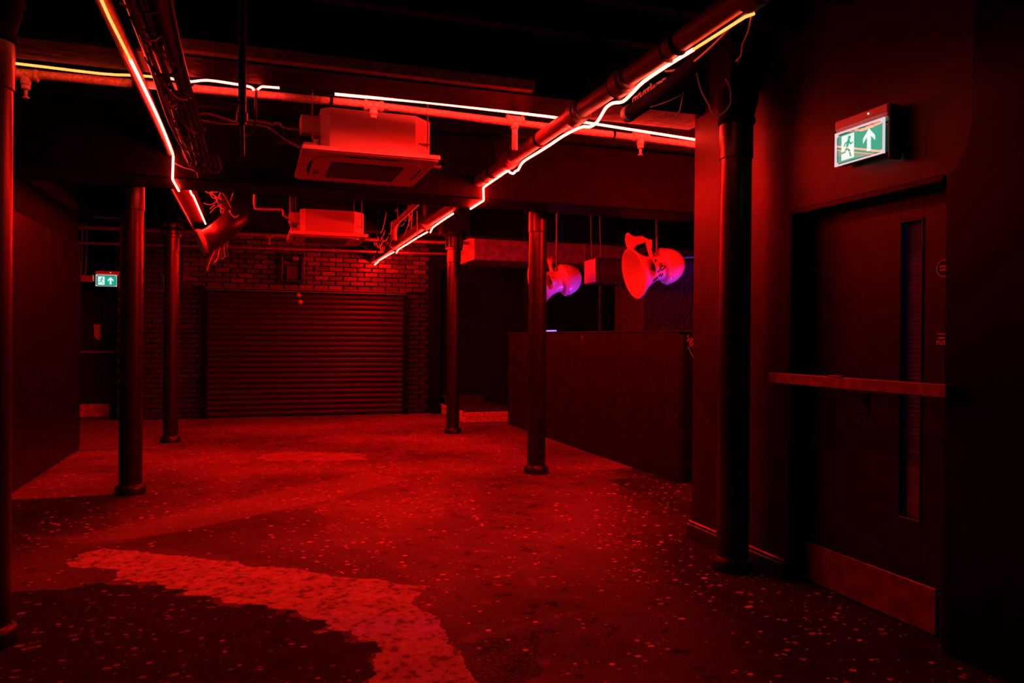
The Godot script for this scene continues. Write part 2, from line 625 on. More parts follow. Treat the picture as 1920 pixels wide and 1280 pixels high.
# ---------------------------------------------------------------- the room
func structure() -> void:
	var fl := struct("floor", null, null, "dark painted concrete floor, worn pale in patches and flecked with gum spots")
	var near_px := 6.2 / 2048.0
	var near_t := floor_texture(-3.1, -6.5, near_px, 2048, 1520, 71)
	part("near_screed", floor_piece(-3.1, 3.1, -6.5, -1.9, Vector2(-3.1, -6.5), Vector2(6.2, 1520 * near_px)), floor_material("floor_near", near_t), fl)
	var far_px := 0.0067
	var far_t := floor_texture(-3.5, -14.1, far_px, 1568, 1136, 72)
	part("far_screed", floor_piece(-3.5, 7.0, -14.1, -6.5, Vector2(-3.5, -14.1), Vector2(1568 * far_px, 1136 * far_px)), floor_material("floor_far", far_t), fl)
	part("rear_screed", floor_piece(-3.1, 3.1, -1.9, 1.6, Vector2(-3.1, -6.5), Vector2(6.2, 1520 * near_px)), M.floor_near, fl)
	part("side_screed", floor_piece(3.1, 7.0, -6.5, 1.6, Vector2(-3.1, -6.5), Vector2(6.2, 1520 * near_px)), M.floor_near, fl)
	var st := begin()
	box(st, Vector3(1.75, -0.11, -6.25), Vector3(10.9, 0.2, 15.9))
	part("concrete_base", st, M.black_matte, fl)

	# ceiling slab with joists across it
	st = begin()
	box(st, Vector3(1.75, CEIL + 0.1, -6.25), Vector3(10.9, 0.2, 15.9))
	var ce := struct("ceiling", st, M.black_matte, "black painted ceiling with rough timber joists running across the room")
	var z := -2.2
	while z > -13.0:
		if absf(z + 4.52) > 0.3 and absf(z + 6.65) > 0.4 and absf(z + 10.05) > 0.3:
			st = begin()
			box(st, Vector3(1.75, CEIL - 0.075, z + rng.randf_range(-0.03, 0.03)), Vector3(10.4, 0.15, 0.07), 0.006)
			part("joist", st, M.beam_paint, ce)
		z -= 0.42

	# left wall: black boards in front of the masonry, ending at the opening to the far door
	st = begin()
	box(st, Vector3(-2.0, CEIL / 2, -4.15), Vector3(0.2, CEIL, 11.4))
	var wl := struct("wall_left", st, M.black_matte, "black left wall lined with tall flat boards that end before the far door")
	for i in 8:
		var z1 := -9.84 + i * 1.46
		st = begin()
		box(st, Vector3(-1.885, 1.165, z1 + 0.727), Vector3(0.03, 2.31, 1.452), 0.004)
		part("wall_board", st, M.black_board, wl)
	st = begin()
	box(st, Vector3(-2.7, CEIL / 2, -9.75), Vector3(1.3, CEIL, 0.2))
	box(st, Vector3(-3.45, CEIL / 2, -11.9), Vector3(0.2, CEIL, 4.4))
	struct("wall_left", st, M.black_matte, "black return wall beside the passage to the far left door")

	back_wall()

	# right wall with the door opening
	st = begin()
	box(st, Vector3(2.875, CEIL / 2, -3.965), Vector3(0.25, CEIL, 0.97))
	box(st, Vector3(2.875, (2.0 + CEIL) / 2, -2.98), Vector3(0.25, CEIL - 2.0, 1.0))
	box(st, Vector3(2.875, CEIL / 2, -0.44), Vector3(0.25, CEIL, 4.08))
	struct("wall_right", st, M.black_wall, "dark plastered right wall round the fire door, behind the nearest right column")
	st = begin()
	slab(st, pairs([2.482, 0.0, 2.482, 2.0, 2.44, 2.015, 2.39, 2.09, 2.365, 2.2, 2.365, 3.0, -1.6, 3.0, -1.6, 0.0]), 0.035, Transform3D(Basis(Vector3(0, 0, -1), Vector3(0, 1, 0), Vector3(1, 0, 0)), Vector3(2.738, 0, 0)))
	struct("trim_1", st, M.black_board, "black boxed-in panel right of the fire door with a notched, slanting corner")
	for seg in [[-4.47, -3.49]]:
		st = begin()
		box(st, Vector3(2.738, 0.045, (seg[0] + seg[1]) / 2), Vector3(0.03, 0.09, seg[1] - seg[0]), 0.003)
		box(st, Vector3(2.742, 0.1, (seg[0] + seg[1]) / 2), Vector3(0.02, 0.022, seg[1] - seg[0]), 0.007)
		struct("baseboard_right", st, M.skirting_paint, "moulded black skirting board along the right wall behind the column")
	st = begin()
	box(st, Vector3(4.9, CEIL / 2, -4.35), Vector3(4.0, CEIL, 0.2))
	struct("wall_right", st, M.black_matte, "dark cross wall between the stair lobby and the counter")
	st = begin()
	box(st, Vector3(7.05, CEIL / 2, -6.25), Vector3(0.2, CEIL, 15.7))
	struct("wall_right", st, M.rough_stone, "rough dark stone wall behind the counter at the far right")
	st = begin()
	box(st, Vector3(2.5, CEIL / 2, 1.65), Vector3(9.2, CEIL, 0.2))
	struct("wall_front", st, M.black_matte, "black wall behind the viewer")
	fire_door()

	# beams
	st = begin()
	box(st, Vector3(0.48, (2.755 + CEIL) / 2, -4.52), Vector3(4.76, CEIL - 2.755, 0.36), 0.012)
	single("ceiling_beam", st, M.beam_paint, "shallow black beam over the nearest columns, above the front sprinkler pipe", "beam")
	st = begin()
	box(st, Vector3(2.5, (2.5 + CEIL) / 2, -6.64), Vector3(8.8, CEIL - 2.5, 0.48), 0.014)
	single("ceiling_beam", st, M.beam_paint, "deep black beam across the middle of the room, just behind the nearer air conditioner", "beam")
	st = begin()
	box(st, Vector3(2.5, (2.74 + CEIL) / 2, -10.6), Vector3(8.8, CEIL - 2.74, 0.3), 0.012)
	single("ceiling_beam", st, M.beam_paint, "far black beam above the two farthest columns", "beam")


func back_wall() -> void:
	# masonry behind, bricks proud of it, a shuttered opening in the middle
	var st := begin()
	box(st, Vector3(2.45, CEIL / 2, -13.32), Vector3(8.9, CEIL, 0.4))
	box(st, Vector3(-2.7, CEIL / 2, -13.75), Vector3(1.4, CEIL, 0.2))
	var wb := struct("wall_back", st, M.mortar, "painted brick end wall above and beside the roller shutter")
	var lens := [0.222, 0.205, 0.108]
	var meshes := []
	for L in lens:
		var s := begin()
		box(s, Vector3.ZERO, Vector3(L, 0.066, 0.05), 0.006)
		meshes.append(s.commit())
	var rows := [[-1.08, 2.86, 2.085, 2.95], [-1.08, -0.76, 0.02, 2.08], [2.47, 2.86, 0.02, 2.08]]
	var built := 0
	for reg in rows:
		var y: float = reg[2] + 0.033
		var odd := false
		while y < reg[3]:
			var x: float = reg[0] + (0.0 if odd else -0.115)
			while x < reg[1] - 0.02:
				var x0 := maxf(x, reg[0])
				var x1 := minf(x + 0.226, reg[1])
				var wd := x1 - x0
				if wd > 0.06 and built < 296:
					var o := MeshInstance3D.new()
					o.name = "brick"
					var pick := 0 if wd > 0.2 else (2 if wd < 0.15 else 1)
					o.mesh = meshes[pick]
					o.material_override = M["brick%d" % rng.randi_range(0, 4)] if reg[2] > 1.0 else M["slat%d" % rng.randi_range(0, 2)]
					wb.add_child(o, true)
					o.position = Vector3((x0 + x1) / 2.0, y + rng.randf_range(-0.003, 0.003), -13.115 + rng.randf_range(-0.012, 0.006))
					o.scale.x = (wd - 0.010) / lens[pick]
					o.rotation.z = rng.randf_range(-0.012, 0.012)
					built += 1
				x += 0.236
			y += 0.078
			odd = not odd
	# the plain stretch left of the pier, too dark to count its bricks
	st = begin()
	var y2 := 0.05
	var shift := false
	while y2 < 3.0:
		var x := -1.98 + (0.0 if shift else 0.118)
		while x < -1.12:
			box(st, Vector3(x + 0.1, y2, -13.125 + rng.randf_range(-0.02, 0.012)), Vector3(0.222, 0.066, 0.05), 0.008)
			x += 0.236
		y2 += 0.078
		shift = not shift
	var rest := part("rough_brickwork", st, M.brick0, wb)
	rest.set_meta("kind", "stuff")
	# dark recess right of the shutter
	st = begin()
	box(st, Vector3(2.95, 1.25, -13.02), Vector3(0.16, 2.5, 0.2), 0.01)
	struct("trim_2", st, M.black_matte, "black boxed corner post right of the roller shutter")

	# roller shutter
	var sh := thing("roller_shutter", "black ribbed roller shutter filling the opening in the brick end wall", "shutter", Vector3(0.855, 0, -13.1))
	var n := 23
	var H := 2.0 / n
	for i in n:
		st = begin()
		var prof := []
		for k in 7:
			var t := k / 6.0
			prof.append(Vector2(t * (H - 0.006), 0.010 + 0.013 * sin(PI * t)))
		var jit := rng.randf_range(-0.004, 0.004)
		for k in 6:
			var a: Vector2 = prof[k]
			var b: Vector2 = prof[k + 1]
			var yb := 0.01 + i * H
			var z0 := -13.11
			var nn := Vector3(0, -(b.y - a.y), b.x - a.x).normalized()
			var q := [Vector3(-0.70, yb + a.x, z0 + a.y + jit), Vector3(2.41, yb + a.x, z0 + a.y - jit), Vector3(2.41, yb + b.x, z0 + b.y - jit), Vector3(-0.70, yb + b.x, z0 + b.y + jit)]
			face(st, q, nn)
		box(st, Vector3(0.855, 0.01 + i * H + H / 2, -13.112), Vector3(3.11, H - 0.004, 0.012))
		part("slat", st, M["slat%d" % ((i * 7 + rng.randi_range(0, 1)) % 3)], sh)
	for x in [-0.745, 2.455]:
		st = begin()
		box(st, Vector3(x, 1.0, -13.06), Vector3(0.09, 2.0, 0.09), 0.006)
		part("guide_channel", st, M.black_matte, sh)
	st = begin()
	box(st, Vector3(0.855, 2.035, -13.07), Vector3(3.2, 0.02, 0.07), 0.004)
	box(st, Vector3(0.855, 2.07, -13.075), Vector3(3.2, 0.025, 0.05), 0.006)
	part("lintel_rail", st, M.brick2, sh)
	for p in [Vector3(0.68, 1.985, -13.06), Vector3(0.705, 1.87, -13.06)]:
		st = begin()
		lathe(st, [Vector2(0, 0), Vector2(0.035, 0), Vector2(0.04, 0.012), Vector2(0.025, 0.03), Vector2(0, 0.034)], 16, along(p - Vector3(0, 0, 0.03), p))
		part("lock_boss", st, M.sprinkler_paint, sh, "small pale round boss near the top of the shutter")

	# lamp box on the brickwork
	var lb := thing("wall_box", "black open-fronted box fixed on the brickwork above the shutter, under the farther air conditioner", "box", Vector3(0.57, 2.19, -13.0))
	st = begin()
	for s in [[0.405, 0.03, 0.46], [0.735, 0.05, 0.46]]:
		box(st, Vector3(s[0], 2.42, -13.0), Vector3(s[1], s[2], 0.2), 0.005)
	box(st, Vector3(0.57, 2.205, -13.0), Vector3(0.36, 0.03, 0.2), 0.005)
	box(st, Vector3(0.57, 2.635, -13.0), Vector3(0.36, 0.03, 0.2), 0.005)
	part("frame", st, M.black_gloss, lb)
	st = begin()
	box(st, Vector3(0.58, 2.34, -13.04), Vector3(0.2, 0.22, 0.06), 0.01)
	part("reflector", st, M.brick3, lb)
	st = begin()
	box(st, Vector3(0.62, 2.565, -12.93), Vector3(0.1, 0.07, 0.07), 0.012)
	part("latch", st, M.brick4, lb, "small pale catch at the top of the box")

	far_door()


func exit_sign(label: String, xf: Transform3D, w: float, h: float) -> void:
	# local x along the sign, y up, z out of the lit face; origin at the middle of the face
	var sg := thing("exit_sign", label, "sign")
	sg.transform = xf
	var T := Transform3D()
	var put := func(called: String, st: SurfaceTool, m: Material, parent: Node3D, lab: String) -> MeshInstance3D:
		var o := MeshInstance3D.new()
		o.name = called
		o.mesh = st.commit()
		o.material_override = m
		parent.add_child(o, true)
		if lab:
			o.set_meta("label", lab)
		return o
	var st := begin()
	box(st, Vector3(0.01, h / 2 + 0.035, -0.035), Vector3(w + 0.03, 0.05, 0.08), 0.008)
	box(st, Vector3(0.01, h / 2 + 0.008, -0.03), Vector3(w + 0.02, 0.02, 0.06), 0.004)
	put.call("housing", st, M.white_plastic, sg, "")
	st = begin()
	box(st, Vector3(w / 2 + 0.02, 0.01, -0.04), Vector3(0.022, h + 0.08, 0.07), 0.008)
	box(st, Vector3(0.0, -0.0, -0.055), Vector3(w + 0.02, h * 0.9, 0.03), 0.008)
	put.call("back_box", st, M.black_gloss, sg, "")
	st = begin()
	box(st, Vector3(0, 0, -0.006), Vector3(w - 0.03, h - 0.03, 0.008))
	var pan: MeshInstance3D = put.call("lit_panel", st, M.sign_green, sg, "glowing green face")
	st = begin()
	for s in [[0.0, h / 2 - 0.004, w, 0.006], [0.0, -h / 2 + 0.004, w, 0.006], [-w / 2 + 0.004, 0.0, 0.006, h], [w / 2 - 0.004, 0.0, 0.006, h]]:
		box(st, Vector3(s[0], s[1], 0.0), Vector3(s[2], s[3], 0.012), 0.001)
	for sx in [-1, 1]:
		for sy in [-1, 1]:
			box(st, Vector3(sx * (w / 2 - 0.012), sy * (h / 2 - 0.012), 0.002), Vector3(0.014, 0.012, 0.012), 0.003)
	put.call("lit_frame", st, M.sign_rim, sg, "bright lit edge of the clear cover")
	st = begin()
	box(st, Vector3(0, 0, 0.003), Vector3(w - 0.012, h - 0.012, 0.004))
	put.call("cover", st, M.clear_acrylic, sg, "")
	# doorway with the running figure, then the arrow
	var k := h / 0.16
	var dx := -w * 0.235
	st = begin()
	var D := Transform3D(Basis(), Vector3(dx, 0, -0.001))
	slab(st, pairs([-0.040 * k, -0.058 * k, 0.040 * k, -0.058 * k, 0.040 * k, 0.058 * k, -0.040 * k, 0.058 * k]), 0.0016, D)
	put.call("doorway_mark", st, M.sign_white, pan, "white doorway pictogram")
	st = begin()
	var F := Transform3D(Basis(), Vector3(dx, 0, 0.0008))
	var hd := PackedVector2Array()
	for i in 14:
		hd.append(Vector2(0.012 * k, 0.041 * k) + Vector2.from_angle(TAU * i / 14.0) * 0.0095 * k)
	slab(st, hd, 0.0014, F)
	for limb in [[0.008, 0.03, -0.004, -0.004, 0.0075], [0.006, 0.026, -0.014, 0.018, 0.0036], [-0.014, 0.018, -0.024, 0.004, 0.0034], [0.008, 0.026, 0.02, 0.01, 0.0036], [0.02, 0.01, 0.034, 0.014, 0.0034], [-0.004, -0.002, 0.012, -0.02, 0.0052], [0.012, -0.02, 0.022, -0.048, 0.0045], [-0.004, -0.004, -0.016, -0.022, 0.0052], [-0.016, -0.022, -0.04, -0.024, 0.0045]]:
		var a := Vector2(limb[0], limb[1]) * k
		var b := Vector2(limb[2], limb[3]) * k
		var e: Vector2 = (b - a).normalized().orthogonal() * limb[4] * k
		var f: Vector2 = (b - a).normalized() * limb[4] * k * 0.5
		slab(st, PackedVector2Array([a - e - f, b - e + f, b + e + f, a + e - f]), 0.0014, F)
	put.call("running_figure", st, M.sign_green, pan, "green running figure")
	st = begin()
	var A := Transform3D(Basis(), Vector3(w * 0.20, 0, -0.001))
	slab(st, pairs([-0.011 * k, -0.050 * k, 0.011 * k, -0.050 * k, 0.011 * k, 0.018 * k, 0.036 * k, -0.008 * k, 0.036 * k, 0.014 * k, 0.0, 0.052 * k, -0.036 * k, 0.014 * k, -0.036 * k, -0.008 * k, -0.011 * k, 0.018 * k]), 0.0018, A)
	put.call("arrow_mark", st, M.sign_white, pan, "white arrow pointing up")
	st = begin()
	lathe(st, [Vector2(0, 0), Vector2(0.004, 0), Vector2(0.003, 0.004), Vector2(0, 0.005)], 10, along(Vector3(w * 0.2, h / 2 + 0.04, 0.003), Vector3(w * 0.2, h / 2 + 0.04, 0.01)))
	put.call("indicator_lamp", st, M.led, sg, "tiny white indicator light")
	var l := AreaLight3D.new()
	l.name = numbered("exit_sign_light")
	l.area_size = Vector2(w - 0.03, h - 0.03)
	l.area_normalize_energy = true
	l.light_color = lin(0.25, 1.0, 0.8)
	l.light_energy = 0.012
	l.area_range = 8.0
	l.shadow_enabled = true
	l.transform = xf * Transform3D(Basis(Vector3(1, 0, 0), Vector3(0, 1, 0), Vector3(0, 0, 1)) * Basis(Vector3.UP, PI), Vector3(0, 0, 0.02))
	add_child(l)


func fire_door() -> void:
	var d := struct("door_1", null, null, "black fire door with a tall glazed slot and a pale kick plate in the right wall")
	d.position = Vector3(2.86, 0, -2.99)
	var st := begin()
	# leaf round the glazed slot z -2.83..-2.715, y .49..1.85
	box(st, Vector3(2.878, 1.0, -3.155), Vector3(0.045, 1.985, 0.64), 0.003)
	box(st, Vector3(2.878, 1.0, -2.61), Vector3(0.045, 1.985, 0.2), 0.003)
	box(st, Vector3(2.878, 1.925, -2.7725), Vector3(0.045, 0.135, 0.125))
	box(st, Vector3(2.878, 0.25, -2.7725), Vector3(0.045, 0.475, 0.125))
	part("leaf", st, M.door_paint, d)
	st = begin()
	for s in [[-3.475, 0.03, 2.83, 0.17], [-2.49, 0.02, 2.83, 0.15]]:
		box(st, Vector3(s[2], 1.0, s[0]), Vector3(s[3], 2.0, s[1]), 0.004)
	box(st, Vector3(2.83, 1.992, -2.99), Vector3(0.17, 0.03, 0.97), 0.004)
	part("frame", st, M.black_board, d)
	st = begin()
	box(st, Vector3(2.852, 0.11, -3.053), Vector3(0.006, 0.205, 0.87), 0.002)
	part("kick_plate", st, M.steel_plate, d, "scuffed pale metal kick plate")
	var bead := begin()
	for s in [[-2.835, 1.172, 0.012, 1.385], [-2.71, 1.172, 0.012, 1.385]]:
		box(bead, Vector3(2.857, s[1], s[0]), Vector3(0.014, s[3], s[2]), 0.003)
	box(bead, Vector3(2.857, 1.858, -2.7725), Vector3(0.014, 0.014, 0.13), 0.003)
	box(bead, Vector3(2.857, 0.484, -2.7725), Vector3(0.014, 0.014, 0.13), 0.003)
	part("glazing_bead", bead, M.door_paint, d)
	st = begin()
	box(st, Vector3(2.88, 1.17, -2.7725), Vector3(0.006, 1.37, 0.115))
	var pane := part("pane", st, M.door_glass, d)
	st = begin()
	for i in 58:
		var y := 0.5 + i * 0.021
		tube(st, [Vector3(2.873, y, -2.83), Vector3(2.873, y + 0.001, -2.715)], 0.0012, 4, false)
	var wires := part("wire", st, M.drain_paint, pane, "fine horizontal wires in the glass")
	wires.set_meta("kind", "stuff")
	st = begin()
	box(st, Vector3(2.852, 0.995, -3.06), Vector3(0.008, 0.11, 0.07), 0.003)
	lathe(st, [Vector2(0, 0), Vector2(0.014, 0), Vector2(0.014, 0.02), Vector2(0, 0.022)], 14, along(Vector3(2.85, 1.01, -3.06), Vector3(2.8, 1.01, -3.06)))
	part("lock", st, M.black_gloss, d)
	# round notice and the PUSH plate
	st = begin()
	var c := Vector3(2.853, 1.622, -2.595)
	var ring := []
	for i in 33:
		var a := TAU * i / 32.0
		ring.append(c + Vector3(0, sin(a) * 0.036, cos(a) * 0.036))
	tube(st, ring, 0.0026, 5, false)
	for y in [0.008, -0.006]:
		for k in 4:
			box(st, c + Vector3(0, y, -0.018 + k * 0.011), Vector3(0.003, 0.0075, 0.007))
	part("round_notice", st, M.paper, d, "round notice with two lines of print")
	st = begin()
	box(st, Vector3(2.8535, 1.335, -2.6), Vector3(0.003, 0.004, 0.055))
	box(st, Vector3(2.8535, 1.318, -2.6), Vector3(0.003, 0.006, 0.04))
	var tm := TextMesh.new()
	tm.text = "PUSH"
	tm.font_size = 24
	tm.pixel_size = 0.0011
	tm.depth = 0.002
	var fnt := SystemFont.new()
	fnt.font_names = PackedStringArray(["Droid Sans"])
	fnt.font_weight = 700
	tm.font = fnt
	var plate := part("push_plate", st, M.paper, d, "small plate reading PUSH")
	var tx := part("lettering", tm, M.paper, plate)
	tx.position = Vector3(2.8535, 1.298, -2.598)
	tx.rotation.y = -PI / 2

	# timber rail fixed across the door
	var rl := thing("door_rail", "reddish wooden rail fixed level across the fire door at waist height", "rail", Vector3(2.70, 1.08, -3.0))
	st = begin()
	box(st, Vector3(2.70, 1.098, -3.0), Vector3(0.035, 0.056, 1.152), 0.004, Transform3D(Basis(Vector3.RIGHT, 0.0), Vector3.ZERO))
	part("batten", st, M.rail_wood, rl)
	for z in [-3.53, -2.45]:
		st = begin()
		box(st, Vector3(2.733, 1.098, z), Vector3(0.035, 0.04, 0.04), 0.003)
		part("bracket", st, M.black_gloss, rl)
	st = begin()
	box(st, Vector3(2.695, 1.129, -3.06), Vector3(0.03, 0.008, 0.10), 0.003)
	part("strap", st, M.rail_wood, rl)

	# stair lobby behind the glass, with a faint blue lamp
	st = begin()
	box(st, Vector3(6.9, 1.55, -1.4), Vector3(0.1, CEIL, 5.6))
	struct("wall_lobby", st, M.black_board, "dark wall of the lobby seen through the glass of the fire door")
	var lamp := thing("lobby_lamp", "blue tube lamp in the lobby behind the fire door glass", "lamp", Vector3(4.4, 2.75, -2.3))
	st = begin()
	tube(st, [Vector3(4.1, 2.75, -2.3), Vector3(4.7, 2.75, -2.3)], 0.02, 10)
	part("tube", st, M.stair_tube, lamp)
	st = begin()
	box(st, Vector3(4.4, 2.93, -2.3), Vector3(0.7, 0.3, 0.06), 0.01)
	part("batten", st, M.white_plastic, lamp)
	var l := OmniLight3D.new()
	l.name = "lobby_lamp_light"
	l.light_color = Color(0.35, 0.3, 1.0)
	l.light_energy = 0.45
	l.light_size = 0.05
	l.omni_range = 8.0
	l.shadow_enabled = true
	l.position = Vector3(4.4, 2.68, -2.3)
	add_child(l)

	exit_sign("large lit green exit sign fixed on the wall above the fire door", Transform3D(Basis(Vector3(0, 0, 1), Vector3(0, 1, 0), Vector3(-1, 0, 0)), Vector3(2.668, 2.224, -2.902)), 0.308, 0.16)


func far_door() -> void:
	var d := struct("door_2", null, null, "distant black door with a narrow glazed slot and pale kick plate at far left")
	d.position = Vector3(-2.34, 0, -13.6)
	var st := begin()
	box(st, Vector3(-2.66, 1.0, -13.6), Vector3(0.52, 1.99, 0.045), 0.003)
	box(st, Vector3(-2.16, 1.0, -13.6), Vector3(0.25, 1.99, 0.045), 0.003)
	box(st, Vector3(-2.343, 1.9, -13.6), Vector3(0.115, 0.2, 0.045))
	box(st, Vector3(-2.343, 0.2, -13.6), Vector3(0.115, 0.4, 0.045))
	part("leaf", st, M.door_paint, d)
	st = begin()
	box(st, Vector3(-2.343, 1.1, -13.615), Vector3(0.12, 1.4, 0.006))
	part("pane", st, M.black_gloss, d)
	st = begin()
	box(st, Vector3(-2.405, 1.1, -13.575), Vector3(0.01, 1.4, 0.012), 0.002)
	box(st, Vector3(-2.283, 1.1, -13.575), Vector3(0.01, 1.4, 0.012), 0.002)
	part("glazing_bead", st, M.bar_paint, d)
	st = begin()
	box(st, Vector3(-2.43, 0.115, -13.574), Vector3(0.52, 0.205, 0.006), 0.002)
	part("kick_plate", st, M.pale_plate, d, "pale metal kick plate")
	st = begin()
	slab(st, pairs([-2.395, 1.285, -2.36, 1.24, -2.325, 1.225, -2.305, 1.25, -2.303, 1.478, -2.4, 1.468]), 0.003, Transform3D(Basis(), Vector3(0, 0, -13.607)))  # pale shape standing in for the lit reflection in the glass
	part("reflection_patch", st, M.paper, d, "pale patch standing in for a lit reflection in the glazed slot")
	st = begin()
	box(st, Vector3(-2.36, 1.04, -13.5), Vector3(0.62, 0.035, 0.035), 0.006)
	for x in [-2.62, -2.12]:
		box(st, Vector3(x, 1.04, -13.54), Vector3(0.05, 0.05, 0.08), 0.006)
	part("push_bar", st, M.rail_wood, d)
	st = begin()
	box(st, Vector3(-2.19, 1.18, -13.565), Vector3(0.1, 0.22, 0.03), 0.006)
	part("lock_case", st, M.bar_paint, d)
	st = begin()
	box(st, Vector3(-2.98, 1.02, -13.6), Vector3(0.1, 2.04, 0.16), 0.005)
	box(st, Vector3(-2.0, 1.02, -13.6), Vector3(0.08, 2.04, 0.16), 0.005)
	box(st, Vector3(-2.49, 2.03, -13.6), Vector3(0.9, 0.06, 0.16), 0.005)
	part("frame", st, M.black_matte, d)

	exit_sign("small distant lit green exit sign above the far left door", Transform3D(Basis(), Vector3(-2.112, 2.118, -12.9)), 0.285, 0.17)
	st = begin()
	box(st, Vector3(-2.1, 2.66, -12.93), Vector3(0.012, 0.88, 0.012))
	box(st, Vector3(-1.99, 2.66, -12.93), Vector3(0.012, 0.88, 0.012))
	single("sign_hanger", st, M.black_gloss, "pair of thin black rods holding the distant exit sign from the ceiling", "hanger")
	var em := thing("emergency_light", "slim pale wall light box just left of the distant exit sign", "light fitting", Vector3(-2.38, 2.09, -12.9))
	st = begin()
	box(st, Vector3(-2.425, 2.14, -12.9), Vector3(0.24, 0.1, 0.09), 0.015)
	part("body", st, M.sprinkler_paint, em)
	st = begin()
	box(st, Vector3(-2.295, 2.15, -12.9), Vector3(0.03, 0.1, 0.095), 0.008)
	part("end_cap", st, M.galvanised, em)
	st = begin()
	for x in [-2.46, -2.40]:
		tube(st, [Vector3(x, 2.18, -12.92), Vector3(x + 0.01, 2.45, -12.95), Vector3(x + 0.01, CEIL, -12.95)], 0.008, 6)
	part("conduit", st, M.drain_paint, em)
	single_dark_box()


func single_dark_box() -> void:
	var st := begin()
	box(st, Vector3(-2.58, 2.33, -13.4), Vector3(0.2, 0.19, 0.06), 0.008)
	single("junction_box", st, M.black_gloss, "small square black box on the wall above the far left door", "box")


# ---------------------------------------------------------------- pipes, beams' hangings
func column(label: String, x: float, z: float, head: int, top: float) -> void:
	var c := thing("iron_column", label, "column", Vector3(x, 0, z))
	var put := func(called: String, st: SurfaceTool, m: Material) -> void:
		var o := MeshInstance3D.new()
		o.name = called
		o.mesh = st.commit()
		o.material_override = m
		c.add_child(o, true)
	var st := begin()
	lathe(st, [Vector2(0.089, 0.06), Vector2(0.088, 1.2), Vector2(0.087, 2.34)], 36)
	put.call("shaft", st, M.black_gloss)
	st = begin()
	lathe(st, [Vector2(0.0, 0.0), Vector2(0.119, 0.0), Vector2(0.119, 0.052), Vector2(0.110, 0.066), Vector2(0.095, 0.070), Vector2(0.088, 0.08)], 36)
	put.call("base_ring", st, M.black_gloss)
	st = begin()
	lathe(st, [Vector2(0.087, 2.325), Vector2(0.093, 2.33), Vector2(0.093, top)], 36)
	put.call("sleeve", st, M.black_gloss)
	if head == 1:      # iron saddle under the ceiling
		st = begin()
		lathe(st, [Vector2(0.093, 2.52), Vector2(0.104, 2.53), Vector2(0.104, 2.555), Vector2(0.096, 2.565), Vector2(0.12, 2.66), Vector2(0.12, 2.70), Vector2(0, 2.70)], 30)
		put.call("capital", st, M.black_matte)
		st = begin()
		box(st, Vector3(0, (2.70 + CEIL) / 2, 0), Vector3(0.22, CEIL - 2.70, 0.22), 0.01)
		put.call("head_block", st, M.black_matte)
	elif head == 2:    # finned bracket head
		st = begin()
		lathe(st, [Vector2(0.093, 2.50), Vector2(0.116, 2.505), Vector2(0.116, 2.535), Vector2(0.095, 2.55)], 30)
		put.call("neck_ring", st, M.black_gloss)
		st = begin()
		for i in 8:
			var B := Basis(Vector3.UP, TAU * i / 8.0)
			box(st, Vector3(0.1, 2.61, 0), Vector3(0.045, 0.15, 0.018), 0.003, Transform3D(B, Vector3.ZERO))
		put.call("fin", st, M.black_gloss)
		st = begin()
		lathe(st, [Vector2(0.0, 2.68), Vector2(0.14, 2.68), Vector2(0.17, 2.70), Vector2(0.17, 2.74), Vector2(0.0, 2.74)], 30)
		box(st, Vector3(0, 2.90, 0), Vector3(0.4, 0.38, 0.24), 0.01)
		put.call("cap_plate", st, M.beam_paint)


